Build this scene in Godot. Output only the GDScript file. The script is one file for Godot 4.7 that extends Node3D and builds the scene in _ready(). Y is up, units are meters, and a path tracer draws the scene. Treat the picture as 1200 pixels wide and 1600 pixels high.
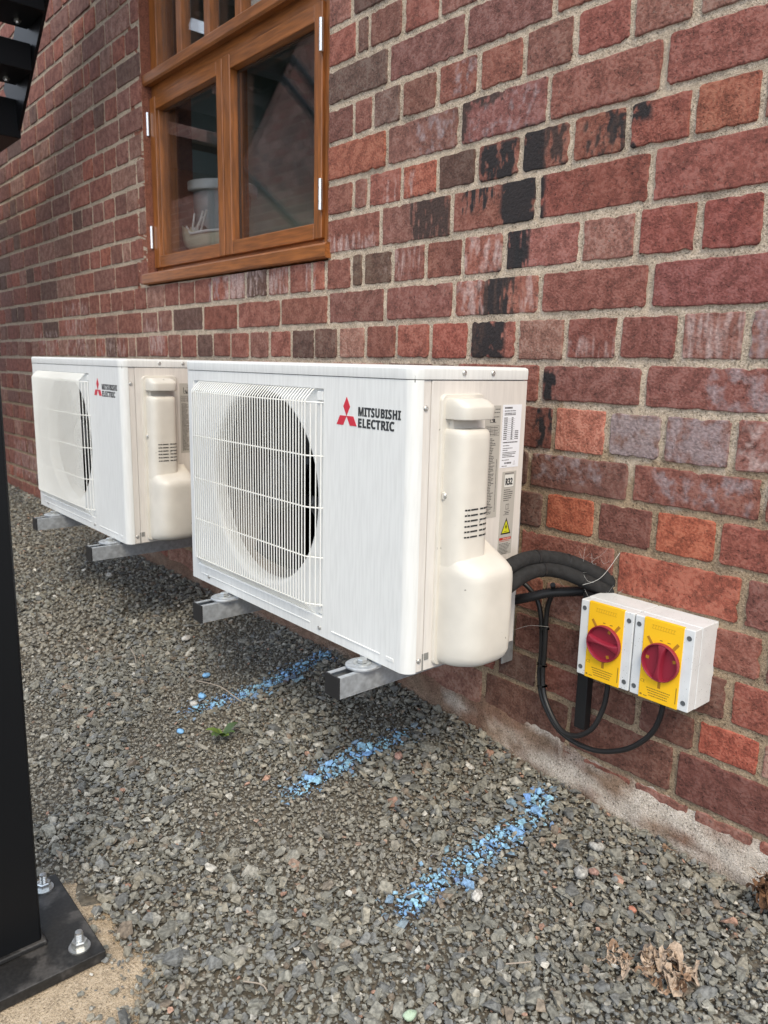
extends Node3D

const UW := 0.8316      # outdoor unit: width, height, depth
const UH := 0.55
const UD := 0.2964
const GAP := -1.2408    # from one unit to the next along the wall

# ---------------------------------------------------------------- mesh builder
class MB:
	var v := PackedVector3Array()
	var n := PackedVector3Array()
	var u := PackedVector2Array()
	var u2 := PackedVector2Array()
	var c := PackedColorArray()
	var col := Color.WHITE
	var xf := Transform3D()
	var use_c := false
	var use_u2 := false
	func tri(a: Vector3, b: Vector3, d: Vector3, na: Vector3, nb: Vector3, nd: Vector3, ua := Vector2.ZERO, ub := Vector2.ZERO, ud := Vector2.ZERO) -> void:
		var g := (b - a).cross(d - a)
		if g.dot(na + nb + nd) > 0.0:
			var t := b; b = d; d = t
			t = nb; nb = nd; nd = t
			var s := ub; ub = ud; ud = s
		v.append(xf * a); v.append(xf * b); v.append(xf * d)
		n.append((xf.basis * na).normalized()); n.append((xf.basis * nb).normalized()); n.append((xf.basis * nd).normalized())
		u.append(ua); u.append(ub); u.append(ud)
		c.append(col); c.append(col); c.append(col)
	func flat(a: Vector3, b: Vector3, d: Vector3, nn: Vector3) -> void:
		tri(a, b, d, nn, nn, nn)
	func quad(a: Vector3, b: Vector3, d: Vector3, e: Vector3, nn: Vector3) -> void:
		tri(a, b, d, nn, nn, nn, Vector2(0, 0), Vector2(1, 0), Vector2(1, 1)); tri(a, d, e, nn, nn, nn, Vector2(0, 0), Vector2(1, 1), Vector2(0, 1))
	func quads(a: Vector3, b: Vector3, d: Vector3, e: Vector3, na: Vector3, nb: Vector3, nd: Vector3, ne: Vector3) -> void:
		tri(a, b, d, na, nb, nd); tri(a, d, e, na, nd, ne)
	func box(lo: Vector3, hi: Vector3, bev := 0.0) -> void:
		var m := (lo + hi) * 0.5
		var h := (hi - lo) * 0.5
		var b := minf(bev, minf(h.x, minf(h.y, h.z)) * 0.9)
		for ax in 3:
			for s in [-1.0, 1.0]:
				var i := (ax + 1) % 3
				var j := (ax + 2) % 3
				var q := []
				for k in [[-1.0, -1.0], [1.0, -1.0], [1.0, 1.0], [-1.0, 1.0]]:
					var p := m
					p[ax] += s * h[ax]; p[i] += k[0] * (h[i] - b); p[j] += k[1] * (h[j] - b)
					q.append(p)
				var nn := Vector3.ZERO
				nn[ax] = s
				quad(q[0], q[1], q[2], q[3], nn)
		if b <= 0.0:
			return
		for ax in 3:
			var i := (ax + 1) % 3
			var j := (ax + 2) % 3
			for s in [-1.0, 1.0]:
				for t in [-1.0, 1.0]:
					var q := []
					for k in [[-1.0, 0], [1.0, 0], [1.0, 1], [-1.0, 1]]:
						var p := m
						p[ax] += k[0] * (h[ax] - b)
						p[i] += s * (h[i] - (0.0 if k[1] == 0 else b)); p[j] += t * (h[j] - (b if k[1] == 0 else 0.0))
						q.append(p)
					var n1 := Vector3.ZERO
					var n2 := Vector3.ZERO
					n1[i] = s; n2[j] = t
					quads(q[0], q[1], q[2], q[3], n1, n1, n2, n2)
		for sx in [-1.0, 1.0]:
			for sy in [-1.0, 1.0]:
				for sz in [-1.0, 1.0]:
					var d := Vector3(sx * h.x, sy * h.y, sz * h.z)
					tri(m + d - Vector3(0, sy, sz) * b, m + d - Vector3(sx, 0, sz) * b, m + d - Vector3(sx, sy, 0) * b, Vector3(sx, 0, 0), Vector3(0, sy, 0), Vector3(0, 0, sz))
	func tube(pts: Array, r, sides := 8, caps := true) -> void:
		var rings := []
		var nrm := []
		var up := Vector3.UP
		for k in pts.size():
			var t: Vector3 = (pts[mini(k + 1, pts.size() - 1)] - pts[maxi(k - 1, 0)]).normalized()
			if absf(t.dot(up)) > 0.98:
				up = Vector3(0.3, 0.1, 1).normalized()
			var a := t.cross(up).normalized()
			var b := a.cross(t).normalized()
			up = b
			var rr: float = r[k] if r is Array else r
			var ring := []
			var rn := []
			for s in sides:
				var w := TAU * s / sides
				var d := a * cos(w) + b * sin(w)
				ring.append(pts[k] + d * rr); rn.append(d)
			rings.append(ring); nrm.append(rn)
		for k in pts.size() - 1:
			for s in sides:
				var e := (s + 1) % sides
				quads(rings[k][s], rings[k][e], rings[k + 1][e], rings[k + 1][s], nrm[k][s], nrm[k][e], nrm[k + 1][e], nrm[k + 1][s])
		if caps:
			for k in [0, pts.size() - 1]:
				var t: Vector3 = (pts[1] - pts[0]).normalized() * -1.0 if k == 0 else (pts[k] - pts[k - 1]).normalized()
				for s in range(1, sides - 1):
					flat(rings[k][0], rings[k][s], rings[k][s + 1], t)
	# profile of (radius, height) pairs turned about the local y axis
	func lathe(prof: Array, sides := 24, smooth := true) -> void:
		for k in prof.size() - 1:
			var p: Vector2 = prof[k]
			var q: Vector2 = prof[k + 1]
			var d := (q - p)
			var fn := Vector2(d.y, -d.x).normalized()
			for s in sides:
				var w0 := TAU * s / sides
				var w1 := TAU * (s + 1) / sides
				var c0 := Vector3(cos(w0), 0, sin(w0))
				var c1 := Vector3(cos(w1), 0, sin(w1))
				var n0 := c0 * fn.x + Vector3.UP * fn.y
				var n1 := c1 * fn.x + Vector3.UP * fn.y
				if not smooth:
					n0 = (n0 + n1).normalized(); n1 = n0
				var a := c0 * p.x + Vector3.UP * p.y
				var b := c1 * p.x + Vector3.UP * p.y
				var e := c1 * q.x + Vector3.UP * q.y
				var f := c0 * q.x + Vector3.UP * q.y
				if p.x < 1e-6:
					tri(a, e, f, n0, n1, n0)
				elif q.x < 1e-6:
					tri(a, b, e, n0, n1, n0)
				else:
					quads(a, b, e, f, n0, n1, n1, n0)
	# rows of points, smooth normals from the neighbours
	func grid(rows: Array, closed := false, flip := false) -> void:
		var R := rows.size()
		var S: int = rows[0].size()
		var nr := []
		for i in R:
			var line := []
			for j in S:
				var jm := (j - 1 + S) % S if closed else maxi(j - 1, 0)
				var jp := (j + 1) % S if closed else mini(j + 1, S - 1)
				var du: Vector3 = rows[i][jp] - rows[i][jm]
				var dv: Vector3 = rows[mini(i + 1, R - 1)][j] - rows[maxi(i - 1, 0)][j]
				var q := du.cross(dv)
				line.append((-q if flip else q).normalized())
			nr.append(line)
		for i in R - 1:
			for j in (S if closed else S - 1):
				var e := (j + 1) % S
				quads(rows[i][j], rows[i][e], rows[i + 1][e], rows[i + 1][j], nr[i][j], nr[i][e], nr[i + 1][e], nr[i + 1][j])
	func fan(ring: Array, nn: Vector3) -> void:
		var m := Vector3.ZERO
		for p in ring:
			m += p
		m /= ring.size()
		for k in ring.size():
			flat(m, ring[k], ring[(k + 1) % ring.size()], nn)
	func mesh() -> ArrayMesh:
		var a := []
		a.resize(Mesh.ARRAY_MAX)
		a[Mesh.ARRAY_VERTEX] = v; a[Mesh.ARRAY_NORMAL] = n; a[Mesh.ARRAY_TEX_UV] = u
		if use_u2:
			a[Mesh.ARRAY_TEX_UV2] = u2
		if use_c:
			a[Mesh.ARRAY_COLOR] = c
		var m := ArrayMesh.new()
		m.add_surface_from_arrays(Mesh.PRIMITIVE_TRIANGLES, a)
		return m

# ---------------------------------------------------------------- helpers
var M := {}
var rng := RandomNumberGenerator.new()

func lin(r: float, g: float, b: float, a := 1.0) -> Color:
	var c := Color(r, g, b).linear_to_srgb()
	c.a = a
	return c

func material(r: float, g: float, b: float, rough := 0.6, metal := 0.0) -> StandardMaterial3D:
	var m := StandardMaterial3D.new()
	m.albedo_color = lin(r, g, b)
	m.roughness = rough
	m.metallic = metal
	return m

func triplanar(m: StandardMaterial3D, scale: Vector3, world := true) -> void:
	m.uv1_triplanar = true
	m.uv1_world_triplanar = world
	m.uv1_scale = scale
	m.uv1_triplanar_sharpness = 4.0

func noise_bytes(w: int, h: int, freq: float, seed_: int, oct := 4, kind := FastNoiseLite.TYPE_SIMPLEX_SMOOTH) -> PackedByteArray:
	var f := FastNoiseLite.new()
	f.seed = seed_; f.frequency = freq; f.noise_type = kind
	f.fractal_type = FastNoiseLite.FRACTAL_FBM if oct > 1 else FastNoiseLite.FRACTAL_NONE
	f.fractal_octaves = oct
	var im := f.get_seamless_image(w, h)
	im.convert(Image.FORMAT_L8)
	return im.get_data()

func grey_texture(data: PackedByteArray, w: int, h: int) -> ImageTexture:
	return ImageTexture.create_from_image(Image.create_from_data(w, h, false, Image.FORMAT_L8, data))

# colour texture: f(a, b, c in 0..1) -> Color (sRGB values written as they are)
func mixed_texture(size: int, na: PackedByteArray, nb: PackedByteArray, f: Callable) -> ImageTexture:
	var out := PackedByteArray()
	out.resize(size * size * 3)
	for i in size * size:
		var k: Color = f.call(na[i] / 255.0, nb[i] / 255.0)
		out[i * 3] = int(clampf(k.r, 0, 1) * 255.0); out[i * 3 + 1] = int(clampf(k.g, 0, 1) * 255.0); out[i * 3 + 2] = int(clampf(k.b, 0, 1) * 255.0)
	return ImageTexture.create_from_image(Image.create_from_data(size, size, false, Image.FORMAT_RGB8, out))

func part(called: String, mesh: Mesh, m: Material, parent: Node3D, at := Vector3.ZERO) -> MeshInstance3D:
	var o := MeshInstance3D.new()
	o.name = called
	o.mesh = mesh
	o.material_override = m
	o.position = at
	parent.add_child(o, true)
	return o

var taken := {}
func numbered(called: String) -> String:
	if not taken.has(called):
		taken[called] = 0
		return called
	taken[called] += 1
	return "%s_%03d" % [called, taken[called]]

func tag(o: Node3D, label: String, category: String, group := "", kind := "") -> void:
	if label: o.set_meta("label", label)
	if category: o.set_meta("category", category)
	if group: o.set_meta("group", group)
	if kind: o.set_meta("kind", kind)

func thing(called: String, label: String, category: String, at := Vector3.ZERO, group := "", kind := "") -> Node3D:
	var o := Node3D.new()
	o.name = numbered(called)
	add_child(o)
	o.position = at
	tag(o, label, category, group, kind)
	return o

func solid(called: String, mesh: Mesh, m: Material, label: String, category: String, at := Vector3.ZERO, group := "", kind := "") -> MeshInstance3D:
	var o := MeshInstance3D.new()
	o.name = numbered(called)
	o.mesh = mesh
	o.material_override = m
	add_child(o)
	o.position = at
	tag(o, label, category, group, kind)
	return o

func curve(pts: Array, step := 0.008) -> Array:
	var c := Curve3D.new()
	for i in pts.size():
		var p: Vector3 = pts[i]
		var t: Vector3 = (pts[mini(i + 1, pts.size() - 1)] - pts[maxi(i - 1, 0)]) / 6.0
		c.add_point(p, -t, t)
	c.bake_interval = step
	return Array(c.get_baked_points())

func text_part(called: String, words: String, w: float, h: float, m: Material, parent: Node3D, at: Vector3, turn := Vector3.ZERO, weight := 700) -> MeshInstance3D:
	# lettering fitted into a box of width w and height h whose lower left corner is at
	var f := SystemFont.new()
	f.font_names = PackedStringArray(["Droid Sans"])
	f.font_weight = weight
	var fv := FontVariation.new()
	fv.base_font = f
	fv.variation_embolden = 0.75 if weight > 500 else 0.0
	var t := TextMesh.new()
	t.text = words; t.font = fv; t.font_size = 64; t.pixel_size = 0.01; t.depth = 0.02
	t.horizontal_alignment = HORIZONTAL_ALIGNMENT_LEFT
	var b := t.get_aabb()
	var sx := w / b.size.x
	var sy := h / b.size.y
	var o := part(called, t, m, parent)
	var base := Basis.from_euler(turn) * Basis.from_scale(Vector3(sx, sy, 0.02))
	o.transform = Transform3D(base, at - base * Vector3(b.position.x, b.position.y, 0))
	return o

func rrect(x0: float, x1: float, z0: float, z1: float, r: Array, seg := 5) -> Array:
	# corners in the order (x1,z1) front right, (x0,z1) front left, (x0,z0) back left, (x1,z0) back right
	var out := []
	var cs := [[x1, z1, 0.0, -1, -1], [x0, z1, PI / 2, 1, -1], [x0, z0, PI, 1, 1], [x1, z0, 3 * PI / 2, -1, 1]]
	for k in 4:
		var q: Array = cs[k]
		for s in seg + 1:
			var w: float = q[2] + PI / 2 * s / seg
			out.append(Vector2(q[0] + q[3] * r[k] + cos(w) * r[k], q[1] + q[4] * r[k] + sin(w) * r[k]))
	return out

# ---------------------------------------------------------------- scene
func _ready() -> void:
	rng.seed = 20240611
	setup_camera_and_light()
	make_materials()
	print("materials ", Time.get_ticks_msec())
	build_wall()
	print("wall ", Time.get_ticks_msec())
	build_ground()
	print("ground ", Time.get_ticks_msec())
	build_window()
	build_surroundings()
	build_stairs()
	build_post()
	build_units()
	build_isolators()
	build_pipes()
	build_small_things()
	print("done ", Time.get_ticks_msec())

func setup_camera_and_light() -> void:
	var cam := Camera3D.new()
	cam.name = "camera"
	add_child(cam)
	var lens := CameraAttributesPhysical.new()
	lens.frustum_focal_length = 17.84
	lens.frustum_focus_distance = 1.45
	lens.exposure_aperture = 5.0
	lens.frustum_near = 0.05
	lens.frustum_far = 300.0
	cam.attributes = lens
	cam.fov = 67.87
	cam.near = 0.05
	cam.far = 300.0
	cam.transform = Transform3D(Basis(Vector3(0.652688, 0.021281, -0.757328), Vector3(-0.158568, 0.981304, -0.109083), Vector3(0.740848, 0.191285, 0.643859)), Vector3(0.942203, 0.882415, 1.290952))
	cam.current = true

	var env := Environment.new()
	env.background_mode = Environment.BG_SKY
	var sm := ProceduralSkyMaterial.new()
	sm.sky_top_color = Color(0.80, 0.86, 0.94)
	sm.sky_horizon_color = Color(0.90, 0.92, 0.95)
	sm.sky_curve = 0.25
	sm.ground_bottom_color = Color(0.35, 0.34, 0.32)
	sm.ground_horizon_color = Color(0.6, 0.6, 0.58)
	sm.sun_angle_max = 1.0
	var sky := Sky.new()
	sky.sky_material = sm
	env.sky = sky
	env.background_energy_multiplier = 1.0
	env.tonemap_mode = Environment.TONE_MAPPER_LINEAR
	env.tonemap_exposure = 2.18
	env.sdfgi_enabled = true
	env.ssao_enabled = true
	env.ssil_enabled = true
	var we := WorldEnvironment.new()
	we.name = "world_environment"
	we.environment = env
	add_child(we)
	var sun := DirectionalLight3D.new()
	sun.name = "sun"
	sun.light_energy = 0.45
	sun.light_angular_distance = 25.0
	sun.light_color = Color(1.0, 0.95, 0.87)
	sun.shadow_enabled = true
	add_child(sun)
	sun.look_at_from_position(Vector3(3.0, 4.2, 1.9), Vector3.ZERO)

func make_materials() -> void:
	var S := 512
	var fine := noise_bytes(S, S, 0.09, 3, 4)
	var mid := noise_bytes(S, S, 0.02, 7, 5)
	var grain := noise_bytes(S, S, 0.35, 11, 2)
	var speck := noise_bytes(S, S, 0.11, 21, 1)
	# brick: 0.42 m a tile
	var h := PackedByteArray()
	h.resize(S * S)
	var crack := noise_bytes(S, S, 0.035, 31, 5)
	for i in S * S:
		var k := absf(crack[i] / 255.0 - 0.5)
		var cr := 0.0 if k > 0.012 else 1.0
		var a := fine[i] / 255.0 * 0.45 + grain[i] / 255.0 * 0.3 + mid[i] / 255.0 * 0.25
		if speck[i] < 40: a -= 0.14
		if mid[i] > 110: cr = 0.0
		h[i] = int(clampf(a - cr * 0.35, 0, 1) * 255)
	var brick_height := grey_texture(h, S, S)
	var bt := PackedByteArray()
	bt.resize(S * S * 3)
	for i in S * S:
		var m := mid[i] / 255.0
		var f := fine[i] / 255.0
		var g := grain[i] / 255.0
		var t := 0.90 + (m - 0.5) * 0.38 + (f - 0.5) * 0.34 + (g - 0.5) * 0.34
		var grey := clampf((f * 0.5 + m * 0.5 - 0.52) * 3.0, 0, 0.55)      # pale lime film in patches
		if speck[i] < 34: t *= 0.72
		if speck[i] > 214 and grain[i] > 140: grey = 0.75
		bt[i * 3] = int(clampf(t, 0, 1) * 255)
		bt[i * 3 + 1] = int(clampf(t * lerpf(0.92, 1.22, grey), 0, 1) * 255)
		bt[i * 3 + 2] = int(clampf(t * lerpf(0.90, 1.26, grey), 0, 1) * 255)
	var bm := StandardMaterial3D.new()
	bm.albedo_texture = ImageTexture.create_from_image(Image.create_from_data(S, S, false, Image.FORMAT_RGB8, bt))
	bm.vertex_color_use_as_albedo = true
	bm.roughness = 0.88
	bm.heightmap_enabled = true
	bm.heightmap_texture = brick_height
	bm.heightmap_scale = 0.24
	bm.detail_enabled = true
	bm.detail_blend_mode = BaseMaterial3D.BLEND_MODE_MIX
	bm.detail_uv_layer = BaseMaterial3D.DETAIL_UV_2
	bm.detail_albedo = stain_map()
	M.brick = bm
	# sandy mortar
	var mt := PackedByteArray()
	mt.resize(S * S * 3)
	var mh := PackedByteArray()
	mh.resize(S * S)
	for i in S * S:
		var g := grain[i] / 255.0
		var f := fine[i] / 255.0
		var t := 0.88 + (g - 0.5) * 0.6 + (f - 0.5) * 0.25 + (mid[i] / 255.0 - 0.5) * 0.22
		if speck[i] > 200: t += 0.22
		if speck[i] < 40: t -= 0.3
		mt[i * 3] = int(clampf(t, 0, 1) * 255); mt[i * 3 + 1] = int(clampf(t * 0.985, 0, 1) * 255); mt[i * 3 + 2] = int(clampf(t * 0.95, 0, 1) * 255)
		mh[i] = int(clampf(g * 0.65 + f * 0.35, 0, 1) * 255)
	var mortar := StandardMaterial3D.new()
	mortar.albedo_color = lin(0.66, 0.555, 0.455)
	mortar.albedo_texture = ImageTexture.create_from_image(Image.create_from_data(S, S, false, Image.FORMAT_RGB8, mt))
	mortar.roughness = 0.95
	mortar.heightmap_enabled = true
	mortar.heightmap_texture = grey_texture(mh, S, S)
	mortar.heightmap_scale = 0.4
	mortar.vertex_color_use_as_albedo = true
	triplanar(mortar, Vector3(3.3, 3.3, 3.3))
	M.mortar = mortar
	var cement := mortar.duplicate()
	cement.albedo_color = Color.WHITE
	cement.heightmap_scale = 0.5
	M.cement = cement
	# stones
	var stt := mixed_texture(256, noise_bytes(256, 256, 0.05, 5, 4), noise_bytes(256, 256, 0.3, 6, 2), func(a, b): return Color.WHITE * (0.86 + (a - 0.5) * 0.5 + (b - 0.5) * 0.3))
	var stone := StandardMaterial3D.new()
	stone.albedo_texture = stt
	stone.vertex_color_use_as_albedo = true
	stone.roughness = 0.8
	triplanar(stone, Vector3(9, 9, 9))
	M.stone = stone
	var soil := material(0.16, 0.14, 0.11, 0.98)
	soil.albedo_texture = stt
	triplanar(soil, Vector3(6, 6, 6))
	M.soil = soil
	var sand := StandardMaterial3D.new()
	sand.albedo_color = lin(0.60, 0.49, 0.37)
	sand.albedo_texture = mortar.albedo_texture
	sand.heightmap_enabled = true
	sand.heightmap_texture = mortar.heightmap_texture
	sand.heightmap_scale = 0.4
	sand.roughness = 0.97
	triplanar(sand, Vector3(4, 4, 4))
	M.sand = sand
	# painted white sheet steel with rain streaks, and cream plastic with specks of dirt
	var streak := mixed_texture(512, fine, speck, func(a, b): return Color.WHITE * (0.965 + clampf((a - 0.5) * 0.07, -0.03, 0.015)))
	var w := material(0.80, 0.815, 0.805, 0.38)
	w.albedo_texture = streak
	triplanar(w, Vector3(2.6, 0.22, 2.6))
	M.white = w
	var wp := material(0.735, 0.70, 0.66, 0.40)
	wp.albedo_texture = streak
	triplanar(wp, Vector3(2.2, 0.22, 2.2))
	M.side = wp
	var cr := material(0.735, 0.705, 0.64, 0.42)
	var sp := noise_bytes(512, 512, 0.045, 77, 1)
	cr.albedo_texture = mixed_texture(512, noise_bytes(512, 512, 0.01, 71, 3), sp, func(a, b): return Color.WHITE * ((0.96 + (a - 0.5) * 0.06) if b > 0.030 else 0.65))
	triplanar(cr, Vector3(2.2, 2.2, 2.2))
	M.cream = cr
	M.wire = material(0.80, 0.81, 0.79, 0.45)
	M.fin = material(0.26, 0.27, 0.28, 0.5, 0.3)
	M.fan = material(0.028, 0.029, 0.032, 0.45)
	M.gap = material(0.02, 0.02, 0.02, 0.9)
	var galv := material(0.56, 0.59, 0.62, 0.42, 0.6)
	galv.albedo_texture = mixed_texture(256, noise_bytes(256, 256, 0.06, 41, 2, FastNoiseLite.TYPE_CELLULAR), noise_bytes(256, 256, 0.03, 42, 3), func(a, b): return Color.WHITE * (0.84 + a * 0.12 + (b - 0.5) * 0.14))
	galv.roughness_texture = galv.albedo_texture
	galv.roughness = 0.6
	triplanar(galv, Vector3(6, 6, 6))
	M.galv = galv
	M.bolt = material(0.62, 0.63, 0.62, 0.3, 0.9)
	M.chrome = material(0.8, 0.8, 0.8, 0.22, 0.9)
	M.screw = material(0.55, 0.55, 0.53, 0.35, 0.7)
	M.black_plastic = material(0.014, 0.014, 0.015, 0.5)
	var foam := material(0.020, 0.020, 0.021, 0.85)
	foam.albedo_texture = stt
	foam.heightmap_enabled = true
	foam.heightmap_texture = brick_height
	foam.heightmap_scale = 0.05
	triplanar(foam, Vector3(5, 5, 5))
	M.foam = foam
	M.cable = material(0.016, 0.016, 0.017, 0.42)
	var bp := material(0.006, 0.0065, 0.0075, 0.33)
	bp.metallic_specular = 0.3
	bp.roughness = 0.42
	M.black_paint = bp
	var bpd := material(0.060, 0.056, 0.053, 0.6)
	bpd.albedo_texture = mixed_texture(256, noise_bytes(256, 256, 0.02, 51, 5), noise_bytes(256, 256, 0.2, 52, 3), func(a, b): return Color.WHITE * (0.45 + clampf((a - 0.45) * 2.2, 0, 0.5) + (b - 0.5) * 0.3))
	triplanar(bpd, Vector3(3, 3, 3))
	M.dusty_black = bpd
	# stained softwood, grain along x and along y
	for k in 2:
		var wd := material(0.34, 0.118, 0.028, 0.36)
		wd.albedo_texture = mixed_texture(512, noise_bytes(512, 512, 0.02, 61, 4), noise_bytes(512, 512, 0.006, 62, 3), func(a, b): return Color(1, 1, 1) * (0.88 + (a - 0.5) * 0.30 + (b - 0.5) * 0.22))
		wd.clearcoat_enabled = true
		wd.clearcoat = 0.25
		wd.clearcoat_roughness = 0.25
		triplanar(wd, Vector3(0.8, 9.0, 9.0) if k == 0 else Vector3(9.0, 0.8, 9.0))
		M["wood_h" if k == 0 else "wood_v"] = wd
	var glass := StandardMaterial3D.new()
	glass.transparency = BaseMaterial3D.TRANSPARENCY_ALPHA
	glass.albedo_color = Color(0.05, 0.07, 0.065, 0.05)
	glass.roughness = 0.01
	M.glass = glass
	M.room = material(0.30, 0.36, 0.33, 0.9)
	M.grey_plastic = material(0.36, 0.42, 0.43, 0.45)
	M.white_plastic = material(0.75, 0.78, 0.77, 0.4)
	M.boat_cream = material(0.62, 0.60, 0.45, 0.5)
	M.isolator = material(0.74, 0.765, 0.78, 0.42)
	M.isolator.albedo_texture = mixed_texture(512, noise_bytes(512, 512, 0.01, 81, 3), noise_bytes(512, 512, 0.13, 82, 1), func(a, b): return Color.WHITE * ((0.97 + (a - 0.5) * 0.05) if b > 0.06 else 0.5))
	triplanar(M.isolator, Vector3(4, 4, 4))
	M.yellow = material(0.92, 0.53, 0.012, 0.42)
	M.yellow_dark = material(0.42, 0.19, 0.01, 0.5)
	M.knob = material(0.25, 0.016, 0.036, 0.4)
	M.knob_in = material(0.17, 0.012, 0.02, 0.4)
	M.red = material(0.58, 0.03, 0.055, 0.4)
	M.ink = material(0.03, 0.033, 0.036, 0.5)
	M.print_brown = material(0.24, 0.14, 0.02, 0.5)
	M.web = material(0.6, 0.6, 0.58, 0.7)

# ---------------------------------------------------------------- wall
const SX0 := -4.4
const SY1 := 2.03
const SPM := 409.6
const SW := 2048
const SH := 832

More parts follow.
